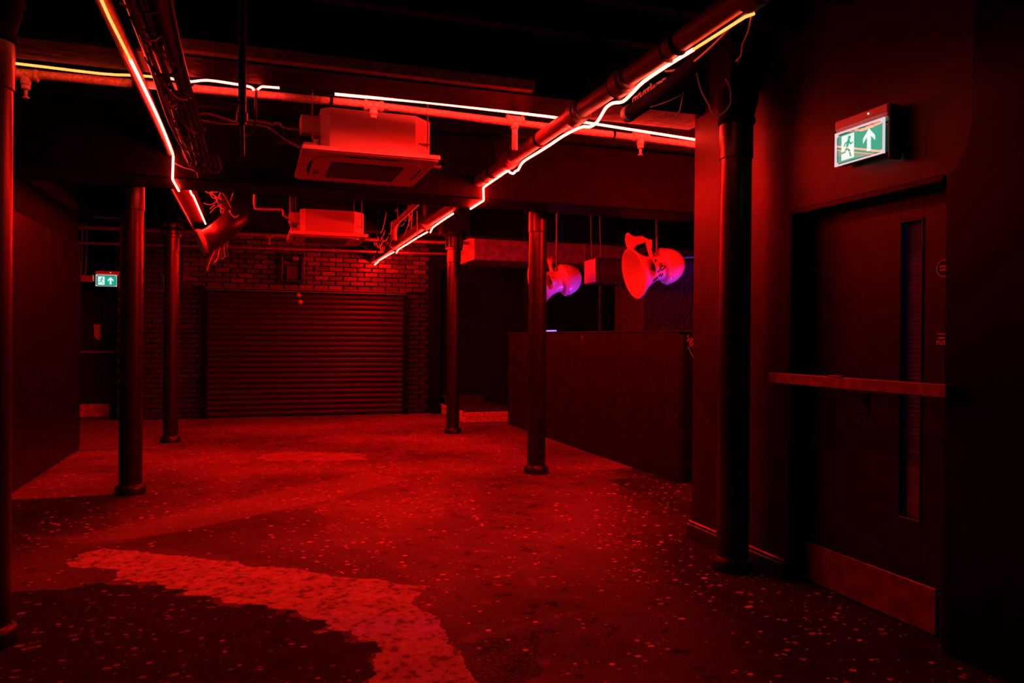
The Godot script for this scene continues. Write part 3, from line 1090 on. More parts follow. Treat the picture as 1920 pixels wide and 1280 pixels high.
func overhead() -> void:
	column("nearest right black iron column, in front of the wall beside the fire door", 2.59, -3.757, 1, 2.55)
	column("black iron column standing before the dark counter, right of the middle", 2.60, -7.01, 0, CEIL)
	column("slim distant black column beside the pale kerb of the low plinth", 2.585, -10.264, 2, 2.70)
	column("black column left of the middle, second back in the left row, with a bare round base", -0.96, -7.01, 0, CEIL)
	column("slim distant black column left of the roller shutter", -0.965, -10.264, 2, 2.70)
	column("nearest left black column, cut by the left edge of the picture", -1.06, -3.757, 1, 2.55)

	var st: SurfaceTool
	# big drain pipe, nearer length
	var dr := thing("drain_pipe", "collared drain pipe on the right, nearer length up to the middle beam", "pipe", Vector3(1.83, 2.655, -4.0))
	st = begin()
	tube(st, [Vector3(1.83, 2.662, -1.4), Vector3(1.83, 2.655, -6.42)], 0.048, 24)
	part("pipe", st, M.drain_paint, dr)
	for z in [-2.55, -3.68, -4.28, -5.55]:
		st = begin()
		pipe_ring(st, Vector3(1.83, 2.655, z), Vector3(0, 0, 1), 0.068, 0.11, 0.012)
		pipe_ring(st, Vector3(1.83, 2.655, z + 0.075), Vector3(0, 0, 1), 0.062, 0.03, 0.006)
		part("collar", st, M.drain_paint, dr)
	for z in [-3.1, -4.9, -6.0]:
		st = begin()
		box(st, Vector3(1.83, 2.9, z), Vector3(0.03, 0.4, 0.006))
		pipe_ring(st, Vector3(1.83, 2.655, z), Vector3(0, 0, 1), 0.056, 0.03, 0.004)
		part("hanger", st, M.black_matte, dr)
	dr = thing("drain_pipe", "black drain pipe on the right, farther length from the middle beam to the end wall", "pipe", Vector3(1.87, 2.615, -10.0))
	st = begin()
	tube(st, [Vector3(1.872, 2.635, -6.86), Vector3(1.872, 2.60, -13.08)], 0.056, 20)
	part("pipe", st, M.drain_paint, dr)
	for z in [-8.72, -10.9, -12.7]:
		st = begin()
		pipe_ring(st, Vector3(1.872, 2.615, z), Vector3(0, 0, 1), 0.074, 0.12, 0.012)
		part("collar", st, M.drain_paint, dr)
		st = begin()
		tube(st, [Vector3(1.86, 2.66, z), Vector3(1.86, CEIL, z - 0.02)], 0.028 if z > -12 else 0.018, 8)
		part("drop_strap", st, M.drain_paint, dr)
	# thinner conduit beside the far length, with loose wire
	var cd := thing("conduit", "pale conduit with an elbow and tangled wire, left of the farther drain length", "pipe", Vector3(1.55, 2.62, -8.5))
	st = begin()
	tube(st, [Vector3(1.53, 2.66, -6.95), Vector3(1.55, 2.63, -9.0)], 0.03, 12)
	part("pipe", st, M.drain_paint, cd)
	st = begin()
	pipe_ring(st, Vector3(1.55, 2.63, -9.02), Vector3(0, 0, 1), 0.045, 0.08)
	tube(st, smooth([Vector3(1.55, 2.63, -9.02), Vector3(1.55, 2.6, -9.08), Vector3(1.56, 2.45, -9.1)]), 0.034, 10)
	part("elbow", st, M.drain_paint, cd)
	st = begin()
	for i in 14:
		var a := Vector3(1.55 + rng.randf_range(-0.1, 0.1), 2.7 + rng.randf_range(-0.1, 0.2), -8.6 + rng.randf_range(-0.8, 0.5))
		var b := a + Vector3(rng.randf_range(-0.15, 0.1), rng.randf_range(-0.3, 0.05), rng.randf_range(-0.4, 0.4))
		tube(st, sag(a, b, rng.randf_range(0.02, 0.12), 6), 0.0035, 4, false)
	for i in 12:
		var a := Vector3(1.62 + rng.randf_range(-0.06, 0.06), 2.6 + rng.randf_range(-0.1, 0.12), -10.8 + rng.randf_range(-0.5, 0.5))
		tube(st, sag(a, a + Vector3(rng.randf_range(-0.12, 0.12), rng.randf_range(-0.16, 0.16), rng.randf_range(-0.3, 0.3)), rng.randf_range(0.02, 0.14), 6), 0.005, 4, false)
	var w := part("loose_wire", st, M.cable_pale, cd)
	w.set_meta("kind", "stuff")
	st = begin()
	tube(st, smooth([Vector3(1.56, 2.56, -9.2), Vector3(1.57, 2.42, -9.6), Vector3(1.6, 2.40, -10.4), Vector3(1.63, 2.5, -10.9)]), 0.012, 6)
	part("twisted_cable", st, M.cable_black, cd)

	# lagged pipe running back over the column, lower right of the drain
	var lg := thing("lagged_pipe", "dark lagged pipe end with frayed wrapping, just right of the nearer drain length", "pipe", Vector3(2.03, 2.56, -3.2))
	st = begin()
	tube(st, smooth([Vector3(2.0, 2.575, -3.95), Vector3(2.01, 2.60, -3.5), Vector3(2.03, 2.70, -3.2), Vector3(2.05, 2.9, -3.08), Vector3(2.05, CEIL, -3.05)]), 0.042, 18)
	part("lagging", st, M.black_matte, lg)
	st = begin()
	pipe_ring(st, Vector3(2.0, 2.577, -3.93), Vector3(0, 0, 1), 0.047, 0.05)
	part("end_collar", st, M.drain_paint, lg)
	st = begin()
	for i in 12:
		var t := i / 11.0
		var p := Vector3(1.985, 2.618, -3.85 + 0.32 * t)
		tube(st, smooth([p, p + Vector3(-0.012, 0.012, 0.03), p + Vector3(rng.randf_range(-0.03, 0.01), rng.randf_range(-0.01, 0.03), rng.randf_range(0.03, 0.07))], 3), 0.006, 5)
	part("frayed_wrap", st, M.cable_pale, lg)

	# neon feed wires at the near end
	st = begin()
	tube(st, smooth(v3([1.985, 2.675, -3.50, 2.0, 2.652, -3.40, 2.0, 2.642, -3.25, 1.98, 2.655, -3.03, 1.93, 2.655, -2.8, 1.88, 2.62, -2.62])), 0.006, 6)
	single("feed_wire", st, M.cable_pale, "pale supply wire sagging beside the near end of the right neon strip", "wire")
	st = begin()
	tube(st, smooth(v3([1.885, 2.60, -2.64, 1.915, 2.57, -2.70, 1.921, 2.53, -2.75, 1.916, 2.49, -2.75, 1.90, 2.465, -2.75])), 0.004, 6)
	tube(st, [Vector3(1.902, 2.468, -2.75), Vector3(1.893, 2.455, -2.75)], 0.007, 6)
	single("loose_wire", st, M.cable_pale, "short cut wire dangling from the near end of the right neon strip", "wire")
	st = begin()
	tube(st, smooth(v3([2.03, 2.66, -3.3, 2.13, 2.57, -3.4, 2.176, 2.497, -3.4, 2.2, 2.455, -3.4, 2.235, 2.443, -3.4, 2.28, 2.475, -3.4, 2.308, 2.525, -3.4, 2.37, 2.64, -3.5, 2.45, 2.74, -3.66])), 0.004, 6)
	single("loose_wire", st, M.cable_pale, "thin loop of wire hanging beside the head of the nearest right column", "wire")
	st = begin()
	tube(st, smooth(v3([2.09, 2.58, -3.5, 2.07, 2.48, -3.5, 2.03, 2.44, -3.5, 1.99, 2.46, -3.5])), 0.003, 6)
	tube(st, smooth(v3([2.09, 2.57, -3.5, 2.0, 2.52, -3.5, 1.9, 2.48, -3.5])), 0.003, 6)
	single("loose_wire", st, M.cable_pale, "thin hooked wire hanging below the lagged pipe end", "wire")

	# front sprinkler pipe
	var sp := thing("sprinkler_pipe", "pale front sprinkler pipe with hanging heads, running across under the shallow beam", "pipe", Vector3(0.9, 2.735, -4.87))
	st = begin()
	tube(st, [Vector3(-1.9, 2.724, -4.87), Vector3(0.6, 2.757, -4.87), Vector3(3.2, 2.706, -4.87)], 0.024, 14)
	part("pipe", st, M.sprinkler_paint, sp)
	for x in [-1.2, 0.70, 1.635, 2.57]:
		st = begin()
		var y := 2.753 if x > 0 and x < 2 else 2.727
		pipe_ring(st, Vector3(x, y, -4.87), Vector3(1, 0, 0), 0.03, 0.1, 0.006)
		for s in [-1, 1]:
			pipe_ring(st, Vector3(x + s * 0.05, y, -4.87), Vector3(1, 0, 0), 0.035, 0.022, 0.005)
		pipe_ring(st, Vector3(x, y - 0.035, -4.87), Vector3(0, 1, 0), 0.026, 0.05, 0.005)
		part("tee", st, M.sprinkler_paint, sp)
		st = begin()
		if x == 0.70:
			pipe_ring(st, Vector3(x, y - 0.065, -4.87), Vector3(0, 1, 0), 0.02, 0.03, 0.004)
			part("plug", st, M.sprinkler_paint, sp)
		elif x == 1.635:
			tube(st, [Vector3(x, y - 0.05, -4.87), Vector3(x, y - 0.2, -4.87)], 0.02, 12)
			part("drop_pipe", st, M.sprinkler_paint, sp)
		else:
			lathe(st, [Vector2(0, -0.13), Vector2(0.018, -0.13), Vector2(0.018, -0.124), Vector2(0.008, -0.12), Vector2(0.01, -0.085), Vector2(0.022, -0.08), Vector2(0.022, -0.06), Vector2(0.016, -0.05)], 14, Transform3D(Basis(), Vector3(x, y, -4.87)), 20.0)
			part("sprinkler_head", st, M.galvanised, sp)
	for x in [-0.66, 0.44, 2.36]:
		st = begin()
		pipe_ring(st, Vector3(x, 2.752 if x > 0 and x < 2 else (2.742 if x < 0 else 2.727), -4.87), Vector3(1, 0, 0), 0.029, 0.018, 0.003)
		box(st, Vector3(x, 2.93, -4.872), Vector3(0.014, 0.34, 0.004))
		part("clip", st, M.beam_paint, sp)
	# far sprinkler pipe
	sp = thing("sprinkler_pipe", "distant sprinkler pipe crossing behind the farther air conditioner", "pipe", Vector3(0.8, 2.65, -11.0))
	st = begin()
	tube(st, [Vector3(-3.2, 2.655, -11.0), Vector3(3.0, 2.70, -11.0)], 0.024, 10)
	part("pipe", st, M.drain_paint, sp)
	for x in [0.18, -1.6, 2.0]:
		st = begin()
		pipe_ring(st, Vector3(x, 2.67, -11.0), Vector3(1, 0, 0), 0.034, 0.1)
		tube(st, [Vector3(x, 2.66, -11.0), Vector3(x, 2.55, -11.0)], 0.015, 8)
		part("sprinkler_head", st, M.drain_paint, sp)
	st = begin()
	tube(st, [Vector3(-3.2, 2.52, -11.6), Vector3(3.0, 2.60, -11.6)], 0.018, 8)
	single("conduit", st, M.drain_paint, "thin dark conduit crossing low behind the distant sprinkler pipe", "pipe")

	# metal trunking on the shallow beam
	var tk := thing("cable_trunking", "dark flat metal trunking fixed along the front of the shallow beam", "trunking", Vector3(0.68, 2.78, -4.32))
	st = begin()
	box(st, Vector3(0.55, 2.795, -4.308), Vector3(2.0, 0.062, 0.06), 0.004)
	part("channel", st, M.drain_paint, tk)
	st = begin()
	box(st, Vector3(1.552, 2.795, -4.308), Vector3(0.012, 0.066, 0.064), 0.002)
	part("end_cap", st, M.drain_paint, tk)
	for x in [0.62, 1.18]:
		st = begin()
		lathe(st, [Vector2(0, 0), Vector2(0.008, 0), Vector2(0.006, 0.004), Vector2(0, 0.005)], 10, along(Vector3(x, 2.79, -4.28), Vector3(x, 2.79, -4.2)))
		part("screw", st, M.galvanised, tk)

	# vertical drop pipe
	var vp := thing("drop_pipe", "black vertical pipe hanging from the ceiling left of the nearer air conditioner", "pipe", Vector3(-0.062, 2.16, -3.9))
	st = begin()
	tube(st, [Vector3(-0.064, CEIL, -3.9), Vector3(-0.062, 2.31, -3.9)], 0.019, 14)
	part("pipe", st, M.black_gloss, vp)
	st = begin()
	tube(st, [Vector3(-0.062, 2.33, -3.9), Vector3(-0.058, 2.165, -3.9)], 0.010, 10)
	part("tail", st, M.black_gloss, vp)
	st = begin()
	pipe_ring(st, Vector3(-0.062, 2.345, -3.9), Vector3(0, 1, 0), 0.026, 0.05)
	part("socket", st, M.black_gloss, vp)
	st = begin()
	box(st, Vector3(-0.075, 2.41, -3.9), Vector3(0.06, 0.012, 0.03), 0.002)
	part("clamp", st, M.black_gloss, vp)
	st = begin()
	tube(st, smooth(v3([-0.022, 2.755, -4.76, 0.0, 2.74, -4.77, -0.002, 2.68, -4.8, -0.003, 2.58, -4.85, -0.03, 2.52, -4.9, -0.06, 2.53, -5.0])), 0.008, 8)
	single("feed_wire", st, M.cable_black, "black flex looping down from the front neon strip beside the drop pipe", "wire")

	# hanging cable bundle in front of the middle beam
	var cb := thing("cable_bundle", "tangled bundle of black conduits and cable loops right of the left neon strip", "cables", Vector3(-0.42, 2.62, -4.7))
	for s in [[-0.482, 2.625, 0.026], [-0.366, 2.62, 0.036]]:
		st = begin()
		tube(st, [Vector3(s[0], s[1] + 0.03, -2.6), Vector3(s[0] + 0.004, s[1], -4.4), Vector3(s[0] + 0.012, s[1], -6.1)], s[2], 12)
		part("conduit", st, M.black_gloss, cb)
	for i in 22:
		st = begin()
		var z := -3.4 - 0.125 * i
		var x0 := -0.49 + rng.randf_range(-0.03, 0.05)
		var x1 := -0.36 + rng.randf_range(-0.06, 0.06)
		var k := rng.randf_range(0.02, 0.10)
		tube(st, sag(Vector3(x0, 2.62, z), Vector3(x1, 2.61, z - rng.randf_range(0.0, 0.5)), k, 10), rng.randf_range(0.004, 0.009), 6)
		part("cable_loop", st, M.cable_black if i % 3 else M.drain_paint, cb)
	for i in 6:
		st = begin()
		var x := -0.47 + 0.03 * i
		tube(st, smooth([Vector3(x, 2.64, -3.0), Vector3(x + rng.randf_range(-0.02, 0.02), 2.60, -4.0), Vector3(x + rng.randf_range(-0.03, 0.03), 2.57, -5.0), Vector3(x + 0.01, 2.56, -5.8), Vector3(x + 0.02, 2.545, -6.15), Vector3(x + 0.05, 2.59, -6.25)]), 0.009, 6)
		part("cable", st, M.cable_black, cb)
	for i in 4:
		st = begin()
		var p := Vector3(-0.44 + 0.035 * i, 2.60, -6.0)
		tube(st, smooth([p, p + Vector3(0.0, -0.06, -0.12), p + Vector3(0.04, -0.085, -0.16), p + Vector3(0.09, -0.05, -0.14), p + Vector3(0.07, 0.02, 0.0)]), 0.007, 6)
		part("cable_end_loop", st, M.drain_paint, cb)
	st = begin()
	tube(st, smooth(v3([-0.585, 2.615, -6.38, -0.52, 2.575, -6.33, -0.43, 2.545, -6.3, -0.415, 2.50, -6.32])), 0.004, 6)
	part("tie", st, M.cable_pale, cb)

	# cables across to the air conditioner
	var ca := thing("flex_cable", "pair of black cables sagging from the bundle across to the nearer air conditioner", "cable", Vector3(-0.1, 2.69, -5.3))
	st = begin()
	tube(st, smooth(v3([-0.34, 2.66, -5.1, -0.29, 2.709, -5.25, -0.185, 2.70, -5.3, -0.13, 2.688, -5.3, -0.098, 2.704, -5.3, 0.001, 2.703, -5.3, 0.083, 2.697, -5.3, 0.10, 2.688, -5.3, 0.12, 2.70, -5.3, 0.15, 2.70, -5.3, 0.18, 2.676, -5.3, 0.27, 2.683, -5.35, 0.34, 2.685, -5.4])), 0.008, 8)
	part("cable", st, M.drain_paint, ca)
	st = begin()
	tube(st, smooth(v3([-0.33, 2.64, -5.15, -0.2, 2.67, -5.32, -0.05, 2.685, -5.33, 0.06, 2.682, -5.33, 0.11, 2.65, -5.3, 0.2, 2.589, -5.3, 0.297, 2.544, -5.28, 0.36, 2.55, -5.25])), 0.006, 8)
	part("cable", st, M.drain_paint, ca)

	# black flexible duct with hanging leads in the far bay
	var el := thing("flexible_duct", "fat shiny black duct bent upward beyond the middle beam, trailing leads", "duct", Vector3(-0.4, 2.5, -9.3))
	st = begin()
	tube(st, smooth(v3([-0.545, 2.30, -8.82, -0.44, 2.345, -8.86, -0.33, 2.44, -8.88, -0.25, 2.53, -8.9, -0.20, 2.63, -9.0, -0.22, 2.78, -9.3, -0.28, 2.95, -9.6])), 0.125, 22)
	part("hose", st, M.black_gloss, el)
	st = begin()
	pipe_ring(st, Vector3(-0.54, 2.302, -8.82), Vector3(0.9, 0.35, -0.2).normalized(), 0.137, 0.05, 0.012)
	part("cuff", st, M.drain_paint, el)
	for i in 7:
		st = begin()
		var a := Vector3(-0.42 + 0.025 * i, 2.30 + 0.012 * i, -8.85)
		tube(st, smooth([a, a + Vector3(-0.02, -0.12, 0.02), a + Vector3(-0.07 + 0.01 * i, -0.22, 0.03), a + Vector3(-0.08 - 0.01 * i, -0.34 + 0.02 * i, 0.02)]), 0.011 if i < 4 else 0.006, 6)
		part("trailing_lead", st, M.drain_paint if i % 2 else M.black_gloss, el)
	st = begin()
	for i in 20:
		var a := Vector3(-0.36 + rng.randf_range(-0.1, 0.2), 2.70 + rng.randf_range(-0.08, 0.12), -8.7 + rng.randf_range(-0.3, 0.3))
		tube(st, sag(a, a + Vector3(rng.randf_range(-0.15, 0.15), rng.randf_range(-0.1, 0.14), rng.randf_range(-0.2, 0.2)), rng.randf_range(-0.03, 0.07), 5), 0.0035, 4, false)
	w = part("loose_wire", st, M.cable_pale, el)
	w.set_meta("kind", "stuff")

	# black square duct that carries the left neon beyond the beam
	st = begin()
	box(st, Vector3(-0.64, 2.70, -8.35), Vector3(0.15, 0.16, 2.9), 0.006)
	single("cable_trunking", st, M.beam_paint, "black square trunking carrying the left neon beyond the middle beam", "trunking")
	st = begin()
	tube(st, [Vector3(-0.705, 2.602, -7.3), Vector3(-0.715, 2.60, -10.9)], 0.011, 10)  # added pale tube that stands in for the lit edge of the trunking
	single("conduit", st, M.cable_pale, "thin pale tube added as the lit lower left edge of the black square trunking", "pipe")
	st = begin()
	tube(st, [Vector3(-0.612, 2.715, -1.6), Vector3(-0.612, 2.70, -6.4)], 0.03, 14)
	single("conduit", st, M.drain_paint, "dark conduit that the left neon strip is tied to, nearer than the middle beam", "pipe")

	# bent pipes left of the farther air conditioner
	st = begin()
	tube(st, v3([-0.01, CEIL, -8.6, -0.01, 2.70, -8.6, -0.003, 2.655, -8.6, 0.03, 2.65, -8.6, 0.27, 2.66, -8.6, 0.283, 2.64, -8.6, 0.284, 2.60, -8.6, 0.31, 2.582, -8.6, 0.40, 2.577, -8.8]), 0.014, 10)
	single("bent_pipe", st, M.drain_paint, "thin pipe with several right-angle bends left of the farther air conditioner", "pipe")
	st = begin()
	tube(st, smooth(v3([0.36, CEIL, -9.0, 0.37, 2.75, -9.0, 0.365, 2.65, -9.0, 0.375, 2.55, -9.0, 0.41, 2.51, -9.05])), 0.007, 6)
	single("flex_cable", st, M.cable_pale, "thin pale lead bowing down to the left end of the farther air conditioner", "cable")

	air_conditioner("nearer ceiling cassette air conditioner hung in front of the middle beam", Vector3(0.737, 2.50, -5.61), 2)
	air_conditioner("farther ceiling cassette air conditioner hung beyond the middle beam, lower in the picture", Vector3(0.835, 2.50, -9.80), 1)


func rounded(hx: float, hz: float, r: float, n := 6) -> PackedVector2Array:
	var q := PackedVector2Array()
	for c in [[1, 1, 0.0], [-1, 1, 90.0], [-1, -1, 180.0], [1, -1, 270.0]]:
		for i in n + 1:
			var a := deg_to_rad(c[2] + 90.0 * i / n)
			q.append(Vector2(c[0] * (hx - r), c[1] * (hz - r)) + Vector2(cos(a), sin(a)) * r)
	return q


func air_conditioner(label: String, at: Vector3, feed: int) -> void:
	var a := thing("air_conditioner", label, "air conditioner", at)
	var put := func(called: String, st: SurfaceTool, m: Material, lab: String) -> MeshInstance3D:
		var o := MeshInstance3D.new()
		o.name = called
		o.mesh = st.commit()
		o.material_override = m
		a.add_child(o, true)
		if lab:
			o.set_meta("label", lab)
		return o
	# outlines lie in x, z; the slab's depth runs up
	var up := Basis(Vector3(1, 0, 0), Vector3(0, 0, 1), Vector3(0, -1, 0))
	var flat := func(y: float) -> Transform3D:
		return Transform3D(Basis(Vector3(1, 0, 0), Vector3(0, 0, -1), Vector3(0, 1, 0)), Vector3(0, y, 0))
	var st := begin()
	slab(st, rounded(0.455, 0.49, 0.015), 0.026, flat.call(0.010))
	slab(st, rounded(0.44, 0.475, 0.03), 0.010, flat.call(0.0))
	put.call("fascia", st, M.white_plastic, "")
	# raised middle with the four outlet slots and the intake
	st = begin()
	slab(st, rounded(0.37, 0.40, 0.17, 10), 0.012, flat.call(-0.010))
	put.call("centre_panel", st, M.white_plastic, "")
	for k in 4:
		st = begin()
		var ang := PI / 2 * k
		var along_x := k % 2 == 0
		var half := 0.255 if along_x else 0.27
		var off := (0.345 if along_x else 0.32) + 0.052
		var pts := []
		for i in 13:
			var t := -1.0 + i / 6.0
			pts.append(Vector3(t * half, -0.004, off - 0.035 * pow(absf(t), 4.0)))
		for i in 12:
			var p: Vector3 = pts[i]
			var q: Vector3 = pts[i + 1]
			var R := Basis(Vector3.UP, ang)
			face(st, [R * (p + Vector3(0, 0, -0.016)), R * (q + Vector3(0, 0, -0.016)), R * (q + Vector3(0, -0.002, 0.016)), R * (p + Vector3(0, -0.002, 0.016))], Vector3.DOWN)
			face(st, [R * (p + Vector3(0, 0.006, -0.016)), R * (q + Vector3(0, 0.006, -0.016)), R * (q + Vector3(0, 0.004, 0.016)), R * (p + Vector3(0, 0.004, 0.016))], Vector3.UP)
		put.call("louvre", st, M.black_matte, "dark curved air outlet")
	st = begin()
	slab(st, rounded(0.25, 0.25, 0.03, 4), 0.006, flat.call(-0.014))
	put.call("intake", st, M.dark_plastic, "dark square intake")
	st = begin()
	for i in 27:
		var t := -0.24 + i * 0.0185
		box(st, Vector3(t, -0.018, 0), Vector3(0.005, 0.006, 0.49))
		box(st, Vector3(0, -0.0175, t), Vector3(0.49, 0.005, 0.004))
	var gr: MeshInstance3D = put.call("grille", st, M.drain_paint, "fine grid of bars over the intake")
	gr.set_meta("kind", "stuff")
	st = begin()
	slab(st, rounded(0.022, 0.05, 0.02, 5), 0.006, flat.call(-0.014))
	var rc: MeshInstance3D = put.call("receiver", st, M.drain_paint, "small oval receiver window")
	rc.position = Vector3(-0.325, 0, -0.12)
	st = begin()
	lathe(st, [Vector2(0, 0), Vector2(0.006, 0), Vector2(0.005, 0.003), Vector2(0, 0.004)], 10, along(Vector3(-0.40, 0, 0.43), Vector3(-0.40, -0.1, 0.43)))
	put.call("badge", st, M.bright_steel, "tiny bright badge in the corner")
	# casing
	var oct := PackedVector2Array([Vector2(-0.275, 0.415), Vector2(0.295, 0.415), Vector2(0.42, 0.29), Vector2(0.42, -0.29), Vector2(0.295, -0.415), Vector2(-0.275, -0.415), Vector2(-0.33, -0.36), Vector2(-0.33, 0.36)])
	st = begin()
	slab(st, oct, 0.27, flat.call(0.040))
	put.call("casing", st, M.galvanised, "")
	st = begin()
	slab(st, rounded(0.40, 0.40, 0.12), 0.008, flat.call(0.034))
	put.call("gasket", st, M.black_matte, "")
	# side boxes
	st = begin()
	box(st, Vector3(-0.39, 0.215, 0.24), Vector3(0.13, 0.12, 0.16), 0.006)
	put.call("electrical_box", st, M.galvanised, "")
	st = begin()
	box(st, Vector3(-0.385, 0.07, 0.26), Vector3(0.11, 0.05, 0.12), 0.006)
	put.call("drain_pan_box", st, M.galvanised, "")
	if feed == 2:
		st = begin()
		tube(st, [Vector3(-0.38, 0.165, 0.18), Vector3(-0.56, 0.165, 0.2)], 0.022, 12)
		tube(st, [Vector3(-0.38, 0.12, 0.2), Vector3(-0.6, 0.118, 0.22)], 0.028, 12)
		put.call("insulated_pipe", st, M.cable_black, "")
		st = begin()
		tube(st, [Vector3(0.40, 0.12, -0.2), Vector3(0.62, 0.115, -0.2)], 0.012, 10)
		put.call("spigot", st, M.drain_paint, "")
		st = begin()
		box(st, Vector3(0.355, 0.13, 0.365), Vector3(0.08, 0.012, 0.05), 0.003)
		put.call("bracket", st, M.drain_paint, "")
		st = begin()
		for i in 5:
			box(st, Vector3(0.345, 0.045 + i * 0.016, 0.356), Vector3(0.035 - 0.01 * (i % 2), 0.005, 0.004), 0.0, Transform3D(Basis(Vector3.UP, 0.0), Vector3.ZERO))
		put.call("warning_print", st, M.drain_paint, "small dark printed marks")
	for sx in [-1, 1]:
		for sz in [-1, 1]:
			st = begin()
			var x: float = sx * 0.385
			var zz: float = sz * 0.385
			tube(st, [Vector3(x, 0.095, zz), Vector3(x, CEIL - at.y, zz)], 0.005, 8)
			box(st, Vector3(x - sx * 0.02, 0.13, zz - sz * 0.02), Vector3(0.07, 0.006, 0.07), 0.001)
			put.call("hanger_rod", st, M.drain_paint, "")


# ---------------------------------------------------------------- neon
func neon() -> void:
	var st: SurfaceTool
	var R := 0.0085
	# right strip, nearer: orange towards its lead, paler along the pipe
	var nr := thing("neon_strip", "glowing red neon strip tied under the nearer drain pipe length on the right", "neon light", Vector3(1.86, 2.6, -4.5))
	st = begin()
	tube(st, v3([1.868, 2.594, -2.60, 1.862, 2.600, -2.65, 1.86, 2.603, -3.03]), R * 0.75, 8)
	part("neon_lead_tube", st, M.neon_lead, nr, "orange glowing end of the strip")
	st = begin()
	tube(st, smooth(v3([1.86, 2.603, -3.03, 1.86, 2.608, -3.27, 1.86, 2.605, -3.5, 1.86, 2.585, -3.62, 1.865, 2.575, -3.74, 1.86, 2.598, -3.85, 1.86, 2.598, -3.93, 1.862, 2.585, -3.975, 1.865, 2.56, -4.04, 1.866, 2.548, -4.10, 1.864, 2.55, -4.17, 1.862, 2.572, -4.25, 1.86, 2.582, -4.33]), 3), R, 8)
	part("neon_tube", st, M.neon_soft, nr)
	st = begin()
	tube(st, smooth(v3([1.86, 2.583, -4.35, 1.86, 2.594, -4.55, 1.86, 2.592, -4.91, 1.86, 2.597, -5.29, 1.86, 2.585, -5.39, 1.86, 2.560, -5.45, 1.86, 2.562, -5.52, 1.86, 2.556, -5.57, 1.86, 2.58, -5.65, 1.86, 2.603, -5.71, 1.86, 2.602, -6.0, 1.86, 2.598, -6.33, 1.862, 2.59, -6.385]), 3), R, 8)
	part("neon_tube", st, M.neon_core, nr)
	st = begin()
	tube(st, v3([1.862, 2.594, -6.385, 1.866, 2.50, -6.385, 1.868, 2.488, -6.40, 1.875, 2.488, -6.84]), R, 8)
	part("neon_tube", st, M.neon_core, nr)
	for z in [-3.2, -3.74, -4.33, -4.9, -5.57, -6.2]:
		st = begin()
		pipe_ring(st, Vector3(1.835, 2.655, z), Vector3(0, 0, 1), 0.0575 if z > -3.7 or (z < -4.4 and z > -5.5) or z < -6 else 0.07, 0.006, 0.001)
		part("cable_tie", st, M.cable_black, nr)
	# right strip, farther
	var nf := thing("neon_strip", "glowing red neon strip tied under the farther drain pipe length beyond the middle beam", "neon light", Vector3(1.9, 2.55, -10.0))
	st = begin()
	tube(st, smooth(v3([1.90, 2.56, -7.60, 1.90, 2.557, -8.0, 1.90, 2.548, -8.45, 1.90, 2.535, -8.58, 1.90, 2.505, -8.66]), 3), R, 8)
	part("neon_tube", st, M.neon_far, nf)
	st = begin()
	tube(st, smooth(v3([1.90, 2.53, -8.82, 1.90, 2.535, -9.4, 1.90, 2.532, -10.1, 1.90, 2.53, -10.7, 1.90, 2.50, -10.88]), 3), R, 8)
	part("neon_tube", st, M.neon_far, nf)
	st = begin()
	tube(st, smooth(v3([1.90, 2.535, -11.1, 1.90, 2.54, -11.8, 1.90, 2.54, -12.5, 1.90, 2.52, -12.62]), 3), R, 8)
	part("neon_tube", st, M.neon_far, nf)
	st = begin()
	tube(st, v3([1.90, 2.525, -12.75, 1.90, 2.515, -12.95]), R * 1.3, 8)
	part("neon_tube", st, M.neon_far, nf)
	# left strip
	var nl := thing("neon_strip", "glowing red neon strip running back on the left and dropping over the middle beam", "neon light", Vector3(-0.59, 2.65, -5.0))
	st = begin()
	tube(st, v3([-0.60, 2.668, -3.3, -0.60, 2.664, -3.6, -0.596, 2.654, -3.67, -0.588, 2.657, -4.2]), R * 0.8, 8)
	part("neon_lead_tube", st, M.neon_lead, nl, "orange glowing end of the strip")
	st = begin()
	tube(st, smooth(v3([-0.588, 2.657, -4.2, -0.582, 2.66, -4.8, -0.578, 2.66, -5.4, -0.584, 2.662, -6.0, -0.592, 2.668, -6.34]), 3), R, 8)
	part("neon_tube", st, M.neon_left, nl)
	st = begin()
	tube(st, v3([-0.594, 2.668, -6.385, -0.598, 2.497, -6.385, -0.597, 2.487, -6.40, -0.594, 2.487, -6.86]), R, 8)
	part("neon_tube", st, M.neon_left, nl)
	nl = thing("neon_strip", "short glowing red neon strip left of the flexible duct beyond the middle beam", "neon light", Vector3(-0.55, 2.6, -8.5))
	st = begin()
	tube(st, v3([-0.555, 2.602, -7.5, -0.552, 2.596, -7.66, -0.546, 2.60, -7.72, -0.545, 2.60, -9.6]), R, 8)
	part("neon_tube", st, M.neon_far, nl)
	# along the front sprinkler pipe
	var nx := thing("neon_strip", "glowing red neon strip running across along the front sprinkler pipe", "neon light", Vector3(0.9, 2.75, -4.75))
	st = begin()
	tube(st, smooth(v3([-1.6, 2.745, -4.75, -1.217, 2.746, -4.75, -0.809, 2.739, -4.75, -0.636, 2.75, -4.75, -0.46, 2.753, -4.75]), 3), R * 0.8, 8)
	part("neon_lead_tube", st, M.neon_lead, nx, "orange glowing end of the strip")
	st = begin()
	tube(st, smooth(v3([-0.46, 2.753, -4.75, -0.36, 2.748, -4.75, -0.341, 2.749, -4.75, -0.262, 2.765, -4.75, -0.118, 2.76, -4.75, -0.03, 2.752, -4.75, -0.012, 2.735, -4.755]), 3), R * 0.8, 8)
	part("neon_tube", st, M.neon_left, nx)
	st = begin()
	tube(st, smooth(v3([0.008, 2.742, -4.755, 0.03, 2.76, -4.75, 0.06, 2.763, -4.75, 0.13, 2.765, -4.75]), 3), R * 0.8, 8)
	part("neon_tube", st, M.neon_left, nx)
	st = begin()
